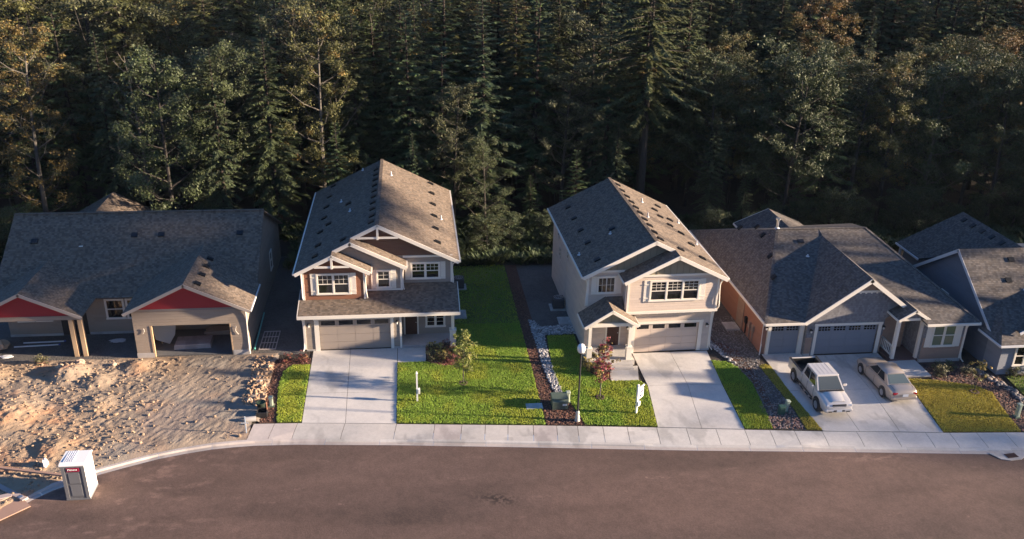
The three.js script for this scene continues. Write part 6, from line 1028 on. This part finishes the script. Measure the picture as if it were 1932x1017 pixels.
// a broadleaf tree: forked limbs carrying clumps of small leaves
function broadleaf(seed, H, R, { trunk = 0.16, clumps = 340, per = 64, size = 0.135, tint = [0.086, 0.096, 0.022], accent = null, accentShare = 0, narrow = 1, bareTop = 0, spread = 0.70, nl = 28 } = {}) {
  const r = rng(seed), wood = [], L = new Leaves(), ends = [];
  const lean = (r() - 0.5) * 0.12 * H, leanZ = (r() - 0.5) * 0.08 * H;
  const axis = k => [lean * k * k, H * k, leanZ * k * k];
  limb(wood, [0, 0.2, 0.4, 0.6, 0.8, 0.97].map(axis), H < 6 ? 0.011 * H + 0.006 : 0.010 * H + 0.06, H < 6 ? 0.008 : 0.025, 7);
  for (let i = 0; i < nl; i++) {
    const k = trunk + (0.95 - trunk) * (i + r()) / nl, b = axis(k), a = i * 2.4 + r(), shape = Math.sin(Math.PI * Math.min(1, 0.16 + 0.84 * Math.pow((k - trunk) / (1 - trunk), 0.75))), len = R * (0.35 + 0.65 * shape) * (0.75 + 0.5 * r());
    const up = 0.45 + 0.5 * r(), e = [b[0] + Math.cos(a) * len * narrow, b[1] + len * up, b[2] + Math.sin(a) * len * narrow], m = [b[0] + Math.cos(a) * len * 0.5 * narrow, b[1] + len * up * 0.36, b[2] + Math.sin(a) * len * 0.5 * narrow];
    limb(wood, [b, m, e], H < 6 ? 0.012 : 0.035 + 0.006 * len, H < 6 ? 0.005 : 0.012, 4);
    for (let j = 0; j < 5; j++) { const q = 0.35 + 0.65 * (j + r()) / 5, o = q < 0.5 ? b.map((v, x) => v + (m[x] - v) * q * 2) : m.map((v, x) => v + (e[x] - v) * (q - 0.5) * 2), f = [o[0] + (r() - 0.5) * len * 0.9, o[1] + (r() - 0.15) * len * 0.5, o[2] + (r() - 0.5) * len * 0.9]; limb(wood, [o, o.map((v, x) => (v + f[x]) / 2 + (x === 1 ? 0.06 : 0)), f], 0.014, 0.005, 3); ends.push(f, o.map((v, x) => v * 0.4 + f[x] * 0.6)); }
    ends.push(e);
  }
  const top = Math.max(...ends.map(e => e[1]));
  for (let i = 0; i < clumps; i++) {
    const e = ends[Math.floor(r() * ends.length)], cr = spread * (0.35 + 1.2 * r() * r() + 0.2 * r()), gold = accent && r() < accentShare, base = gold ? accent : tint, tone = 0.75 + 0.5 * r();
    if (bareTop && r() < bareTop) continue;
    const c = [e[0] + (r() - 0.5) * 0.5, e[1] + (r() - 0.5) * 0.5, e[2] + (r() - 0.5) * 0.5];
    for (let j = 0; j < per; j++) {
      const u = r() * 2 - 1, a = r() * 6.283, q = Math.pow(r(), 0.5) * cr, s = Math.sqrt(1 - u * u), p = [c[0] + Math.cos(a) * s * q, c[1] + u * q * 0.6, c[2] + Math.sin(a) * s * q];
      const d = norm([r() - 0.5, r() * 0.6 - 0.5, r() - 0.5]), sv = norm(cross(d, [r() - 0.5, r() + 0.2, r() - 0.5])), l = size * (0.55 + 1.1 * r() * r() + 0.2), k = tone * (0.75 + 0.5 * r());
      L.kite(p, d, sv, l, l * 0.36, [base[0] * k, base[1] * k, base[2] * k]);
    }
  }
  return { wood: limbGeometry(wood), leaves: L.geometry(), top };
}
function treeThing(name, label, geo, wood, leaf, pos, turn, scale, group, category = 'tree') {
  const t = thing(name, label, category, pos, turn, group); t.scale.set(...(Array.isArray(scale) ? scale : [scale, scale, scale]));
  part(t, 'trunk', geo.wood, wood); part(t, 'crown', geo.leaves, leaf); return t;
}
const FIRS = [conifer(101, 20, 3.4), conifer(102, 18, 2.9, { tint: [0.050, 0.066, 0.024], droop: 0.5 }), conifer(103, 22, 3.8, { bare: 0.2, tint: [0.068, 0.074, 0.020], droop: 0.45, ragged: 0.4 }), conifer(104, 14, 2.5, { bare: 0.05, droop: 0.25, tint: [0.052, 0.080, 0.027] }), conifer(105, 24, 3.4, { bare: 0.3, ragged: 0.35, tint: [0.062, 0.068, 0.021] }), conifer(106, 10, 2.0, { bare: 0.03, droop: 0.2, tint: [0.056, 0.086, 0.028] }), conifer(107, 19, 2.3, { bare: 0.1, droop: 0.6, ragged: 0.5, tint: [0.052, 0.070, 0.030] }), conifer(108, 21, 4.3, { bare: 0.14, droop: 0.25, ragged: 0.55, dense: 0.95, tint: [0.058, 0.078, 0.024] }), conifer(109, 17, 2.1, { bare: 0.06, droop: 0.4, ragged: 0.6, dense: 1.3, tint: [0.048, 0.074, 0.030] })];
const BIGFIR = conifer(120, 27, 5.4, { bare: 0.36, droop: 0.55, ragged: 0.55, dense: 0.95, tint: [0.066, 0.076, 0.022], tipUp: 0.6 });
const OAKS = [broadleaf(201, 17, 4.2, { accent: [0.19, 0.125, 0.02], accentShare: 0.13 }), broadleaf(202, 15, 3.6, { tint: [0.070, 0.090, 0.024], clumps: 360 }), broadleaf(203, 18, 3.4, { tint: [0.112, 0.110, 0.022], accent: [0.2, 0.13, 0.02], accentShare: 0.12, narrow: 0.9 }), broadleaf(204, 12, 3.2, { tint: [0.066, 0.090, 0.024], trunk: 0.08, clumps: 300 }), broadleaf(205, 16, 3.8, { tint: [0.086, 0.090, 0.028], clumps: 260, per: 56 })];
const GOLD = broadleaf(210, 17, 3.4, { tint: [0.17, 0.115, 0.022], accent: [0.085, 0.085, 0.022], accentShare: 0.4, narrow: 0.8, clumps: 280, trunk: 0.15 });
const TAWNY = broadleaf(214, 17, 3.9, { tint: [0.15, 0.108, 0.022], accent: [0.22, 0.12, 0.03], accentShare: 0.35 });
const BARE = broadleaf(211, 16, 3.2, { clumps: 26, per: 22, tint: [0.09, 0.07, 0.03], narrow: 0.8 });
const BUSHY = broadleaf(212, 6, 2.6, { trunk: 0.05, clumps: 220, tint: [0.05, 0.075, 0.02], accent: [0.09, 0.1, 0.02], accentShare: 0.15 });

// trees one can pick out in the photograph, with their own labels
const HERO = [
  ['maple', GOLD, barkPale, leafMat, 'tall golden-leaved tree at the far left edge of the forest', -30.3, -73.4, 1.06, 0.4],
  ['birch', BARE, barkPale, leafMat, 'nearly leafless pale-barked tree above the unfinished house', -22.6, -76.5, 0.98, 1.1],
  ['birch', OAKS[4], barkPale, leafMat, 'thin loose tree right of the leafless pale one', -17.8, -77.5, 0.95, 2.6],
  ['maple', OAKS[2], barkPale, leafMat, 'tall yellow-topped broadleaf tree left of the brown house roof', -7.6, -75.0, 1.06, 0.6],
  ['alder', OAKS[4], barkGrey, leafMat, 'loose broadleaf tree right of the brown house roof', 3.6, -74.0, 0.82, 2.0],
  ['alder', OAKS[1], barkGrey, leafMat, 'dense green broadleaf tree beside the side lawn', 6.2, -72.0, 0.62, 0.2],
  ['douglas_fir', BIGFIR, barkGrey, needleMat, 'huge fir with bare lower trunk above the beige house', 20.6, -75.0, 1.0, 2.2],
  ['fir_tree', FIRS[0], barkBrown, needleMat, 'broad dark fir towering behind the brown house', -0.6, -80.0, 1.05, 0.3],
  ['fir_tree', FIRS[3], barkBrown, needleMat, 'slender fir with lit spire above the side lawn', 11.2, -79.0, 1.42, 1.0],
  ['alder', OAKS[0], barkPale, leafMat, 'round-topped broadleaf tree behind the garage house', 40.6, -75.0, 0.90, 1.9],
  ['alder', OAKS[1], barkPale, leafMat, 'broadleaf tree with forked pale stems behind the garage house roof', 34.8, -74.5, 1.0, 3.0],
  ['alder', OAKS[3], barkPale, leafMat, 'bushy broadleaf tree above the slate house roof', 47.2, -74.0, 1.22, 0.9],
];
for (const [name, geo, wood, leaf, label, x, z, s, turn] of HERO) treeThing(name, label, geo, wood, leaf, [x, -0.05, z], turn, s, undefined);

// the rest of the forest: rows of trees, dense in front and sparser behind
{
  const R = rng(2024), taken = HERO.map(h => [h[5], h[6]]);
  const protos = FIRS.map((g, i) => ({ geo: g, name: 'fir_tree', wood: barkBrown, leaf: needleMat, h: [20, 18, 22, 14, 24, 10, 19, 21, 17][i] }));
  const leafy = OAKS.map((g, i) => ({ geo: g, name: 'alder', wood: barkGrey, leaf: leafMat, h: [17, 15, 18, 12, 16][i] }));
  leafy.push({ geo: TAWNY, name: 'maple', wood: barkGrey, leaf: leafMat, h: 17 });
  const first = new Map();
  const where = (x, z) => { const u = x * 75 / -z; return u < -10 ? 'above the unfinished house' : u < 5 ? 'above the brown gabled house' : u < 12 ? 'above the side lawn' : u < 26 ? 'above the beige house' : u < 42 ? 'above the garage house' : 'above the slate house'; };
  const depth = k => k === 0 ? 'at the front edge of the forest' : k < 3 ? 'in the front rows of the forest' : k < 7 ? 'in the middle of the forest' : 'deep in the forest';
  const FIRKIND = ['broad dark fir', 'drooping dark fir', 'ragged tall fir', 'slim young fir', 'high-crowned tall fir', 'small pointed fir', 'narrow weeping hemlock', 'wide open-branched fir', 'very narrow shaggy fir'], LEAFKIND = ['olive yellow-tufted alder', 'dense green alder', 'yellow-green alder', 'low bushy alder', 'loose thin-leaved alder', 'tawny autumn maple'];
  const put = (p, x, z, s, label, group) => {
    const key = p.geo; let o; const pos = [x, -0.05, z], turn = R() * 6.28, sc = [s * (0.85 + 0.3 * R()), s, s * (0.85 + 0.3 * R())];
    if (!first.has(key)) { o = treeThing(p.name, label, p.geo, p.wood, p.leaf, pos, turn, sc, group); first.set(key, o); } else copyOf(first.get(key), p.name, pos, turn, sc, { label, group, category: 'tree' });
  };
  let count = 0;
  const rows = [];
  for (let k = 0, z = -72.5; z > -150; k++) { rows.push(z); z -= 3.4 + k * 0.42; }
  rows.forEach((z0, k) => {
    const half = 46 + (-z0 - 72) * 0.36, mid = 13 + (-z0 - 72) * 0.12, step = 3.3 + k * 0.3;
    for (let x = mid - half - 6; x < mid + half + 22; x += step) {
      const px = x + (R() - 0.5) * step * 0.8, pz = z0 + (R() - 0.5) * 2.6;
      if (taken.some(([a, b]) => Math.hypot(a - px, b - pz) < (k < 2 ? 2.2 : 1.2))) continue;
      if (Math.abs(px - 20.6 - (pz + 75) * -0.27) < 2.3 && pz > -78) continue; // the huge fir stands free
      if (Math.abs(px + 30.3) < 3.2 && pz > -76) continue;
      if (px > -28.8 && px < -20.4 && pz > -73.6) continue; // rear wing of the unfinished house
      taken.push([px, pz]);
      const right = px > 29, left = px < -8, leafyHere = k < 4 ? (right ? 0.80 : left ? 0.40 : 0.16) : (left ? 0.4 : 0.12);
      const isLeaf = R() < leafyHere, p = isLeaf ? leafy[R() < (left ? 0.10 : right ? 0.03 : 0.02) ? 5 : Math.floor(R() * 5)] : protos[Math.floor(R() * 9)];
      // height grows into the forest; the right-hand edge stays lower
      let h = k === 0 ? between(R, 9, 16) : k < 3 ? between(R, 14, 20) : between(R, 18, 27); if (right && k < 4) h = between(R, 12, 16.5); if (left && k < 3) h = between(R, 14, 19.5);
      if (!isLeaf && k === 0 && R() < 0.35) h = between(R, 5, 9);
      put(p, px, pz, h / p.h, `${isLeaf ? LEAFKIND[leafy.indexOf(p)] : FIRKIND[protos.indexOf(p)]} ${depth(k)} ${where(px, pz)}`, isLeaf ? 'broadleaf trees of the forest' : 'evergreen trees of the forest'); count++;
    }
  });
  // undergrowth along the forest edge
  const shrub = { geo: BUSHY, name: 'shrub', wood: barkGrey, leaf: leafMat, h: 6 };
  for (let x = -38; x < 62; x += 2.9) { if (x > -30 && x < -20) continue; const mid = x > -12 && x < 30; put(shrub, x + (R() - 0.5) * 2, (mid ? -68.6 : -70.2) - R() * 1.6, (mid ? 0.42 : 0.62) * (0.7 + 0.6 * R()), `leafy undergrowth shrub at the forest edge ${where(x, -71)}`, 'undergrowth shrubs'); }
  // fern and bramble cover on the forest floor behind the yards
  {
    const L = new Leaves(), r = rng(9);
    for (let i = 0; i < 46; i++) { const a = r() * 6.28, q = r() * 0.35, d = norm([Math.cos(a), 0.5 + r(), Math.sin(a)]), sv = norm(cross(d, [0, 1, 0])), k = 0.7 + 0.6 * r(); L.kite([Math.cos(a) * q, r() * 0.25, Math.sin(a) * q], d, sv, 0.3 + 0.35 * r(), 0.05 + 0.04 * r(), [0.05 * k, 0.075 * k, 0.022 * k]); }
    const spots = []; for (let i = 0; i < 4200; i++) { const x = between(R, -40, 64), z = between(R, -76, -66.6); if ((x > -29 && x < -10 && z > -72.6) || (x > 22 && x < 52 && z > -67.5) || (x < -10 && z > -69.8)) continue; spots.push([x, z]); }
    const im = new THREE.InstancedMesh(L.geometry(), needleMat, spots.length), m = new THREE.Matrix4(), qt = new THREE.Quaternion(), up = new THREE.Vector3(0, 1, 0);
    spots.forEach(([x, z], i) => { const s = 0.7 + 0.9 * R(); qt.setFromAxisAngle(up, R() * 6.28); m.compose(new THREE.Vector3(x, -0.04, z), qt, new THREE.Vector3(s, s * 0.9, s)); im.setMatrixAt(i, m); });
    im.name = 'fern_cover'; im.castShadow = im.receiveShadow = true; im.userData = { kind: 'stuff', label: 'dark ferns and brambles covering the forest floor behind the yards', category: 'ferns' }; scene.add(im);
  }
  // beyond the right edge of the picture: the belt and the tall firs whose shade falls across the roofs, and trees by the road
  for (const [x, z, h] of [[63, -70, 17], [67, -66, 16], [70, -71, 18], [74, -63, 16], [78, -68, 17], [82, -60, 15], [86, -66, 17], [90, -72, 18], [94, -62, 16], [99, -68, 18], [105, -64, 18], [66, -60, 13], [73, -56, 12]]) { const p = (x * 7 + z) % 3 ? leafy[(x + 60) % 5] : protos[(x + 60) % 3]; put(p, x, z, h / p.h, 'tree standing beyond the right edge of the picture', 'trees beyond the right edge'); }
  const tall = broadleaf(131, 31, 6.4, { trunk: 0.638, clumps: 820, per: 40, size: 0.3, spread: 1.15, nl: 40, tint: [0.055, 0.07, 0.022] });
  for (const [x, z, s] of [[59.5, -45.8, 1], [60.5, -40.8, 1.01], [64.5, -49.6, 1.045]]) put({ geo: tall, name: 'pine_tree', wood: barkBrown, leaf: needleMat, h: 31 }, x, z, s, 'tall bare-trunked pine beyond the right edge of the picture', 'tall pines beyond the right edge');
  for (const [x, z, h] of [[56, -49.5, 11.5], [59, -52.0, 12.5], [57.5, -55, 12.5], [62, -57, 13.5]]) put(leafy[4], x, z, h / 16, 'loose broadleaf tree beside the house beyond the right edge', 'loose trees beyond the right edge');
  for (const [x, z, h] of [[112, -26.5, 20], [121, -23, 20]]) put(leafy[4], x, z, h / 16, 'far tree by the road beyond the right edge of the picture', 'road trees beyond the right edge');
  console.log('forest trees', count);
}
// ---------------------------------------------------------------- garden plants
{
  const tin = (c, o = {}) => ({ ...o, tint: c });
  const s1 = broadleaf(301, 3.5, 0.72, { nl: 20, trunk: 0.26, clumps: 92, per: 26, size: 0.11, spread: 0.24, tint: [0.19, 0.22, 0.035], accent: [0.28, 0.26, 0.05], accentShare: 0.3, narrow: 0.8 });
  treeThing('sapling', 'young yellow-green sapling on the lawn of the brown house', s1, barkGrey, leafMat, [2.85, 0.02, -48.0], 0.4, 1, 'young garden trees');
  const s2 = broadleaf(302, 3.7, 0.66, { nl: 20, trunk: 0.28, clumps: 80, per: 24, size: 0.11, spread: 0.24, tint: [0.24, 0.17, 0.03], accent: [0.26, 0.035, 0.05], accentShare: 0.5, narrow: 0.8 });
  treeThing('sapling', 'young sapling turning red and yellow on the beige house lawn', s2, barkPale, leafMat, [11.05, 0.02, -45.7], 1.4, 1, 'young garden trees');
  const s3 = broadleaf(303, 2.0, 0.42, { nl: 12, trunk: 0.3, clumps: 26, per: 16, size: 0.10, spread: 0.17, tint: [0.32, 0.22, 0.035], accent: [0.2, 0.18, 0.03], accentShare: 0.4, narrow: 0.8 });
  treeThing('sapling', 'small golden sapling on the dry lawn at the right', s3, barkGrey, leafMat, [34.8, 0.02, -44.65], 0.2, 1, 'young garden trees');
  for (const [x, z, l] of [[2.85, -48.0, 'mulch ring under the yellow-green sapling'], [11.05, -45.7, 'dark mulch ring under the red and yellow sapling'], [34.7, -44.5, 'mulch ring under the small golden sapling']]) solo('mulch_ring', l, 'mulch ring', new THREE.TorusGeometry(0.22, 0.09, 6, 22).scale(1, 1, 0.5).rotateX(Math.PI / 2).translate(x, 0.055, z), barkDark, 'mulch rings');
  const bush = (seed, h, tint, accent) => broadleaf(seed, h, h * 0.75, { trunk: 0.05, clumps: 34, per: 24, size: 0.075, spread: 0.16, tint, accent, accentShare: 0.3 });
  const golden = bush(311, 0.55, [0.36, 0.28, 0.05], [0.5, 0.38, 0.1]), redBush = bush(312, 0.5, [0.24, 0.07, 0.05], [0.33, 0.16, 0.06]), green = bush(313, 0.5, [0.085, 0.10, 0.03], [0.2, 0.17, 0.04]), olive = bush(314, 0.45, [0.12, 0.115, 0.05], [0.2, 0.18, 0.08]);
  const bed = [
    [golden, 0.95, -52.3, 'golden shrub at the left end of the red porch bed'], [golden, 1.55, -51.9, 'golden shrub next to the corner in the red porch bed'], [golden, 2.35, -51.75, 'golden shrub at the right end of the red porch bed'], [olive, 1.0, -51.2, 'olive shrub at the front left of the red porch bed'], [redBush, 2.0, -52.5, 'red shrub at the back of the red porch bed'], [golden, 1.7, -51.0, 'pale golden shrub at the front of the red porch bed'], [redBush, 2.2, -50.8, 'small red shrub at the lawn edge of the porch bed'],
    [golden, 10.85, -49.5, 'yellow shrub beside the street lamp in the dark bed'], [golden, 11.05, -48.7, 'low yellow shrub at the tip of the dark bed'], [green, 11.5, -48.6, 'green shrub in the dark bed under the red sapling'], [redBush, 11.7, -49.3, 'reddish shrub before the porch of the beige house'], [redBush, 12.0, -48.3, 'red shrub beside the porch steps'], [green, 11.35, -50.2, 'dark green shrub at the porch corner post'],
    [olive, 33.9, -47.3, 'small olive shrub left in the bed below the window'], [green, 34.6, -47.2, 'green shrub in the middle of the bed below the window'], [olive, 35.5, -46.6, 'sparse olive shrub right in the bed below the window'], [olive, 33.6, -46.6, 'low grey-green shrub beside the walkway slab'], [green, 38.4, -46.25, 'dark shrub under the slate house window'], [green, 39.6, -46.2, 'dark shrub right of the slate house corner'],
    [olive, -23.8, -52.5, 'weedy tuft on the dirt before the porch'], [redBush, -7.3, -51.6, 'reddish shrub at the top of the left lawn strip'], [redBush, -8.4, -51.5, 'brown-red shrub beside the left lawn strip'],
  ];
  bed.forEach(([geo, x, z, label], i) => treeThing('garden_shrub', label, geo, barkGrey, leafMat, [x, 0.0, z], i * 1.7, 0.78 + 0.22 * hash(i, 2, 3), 'garden shrubs', 'shrub'));
}
scene.fog = new THREE.FogExp2(new THREE.Color().setRGB(0.62, 0.70, 0.78), 0.00006); // faint evening haze over the forest
renderer.render(scene, camera);
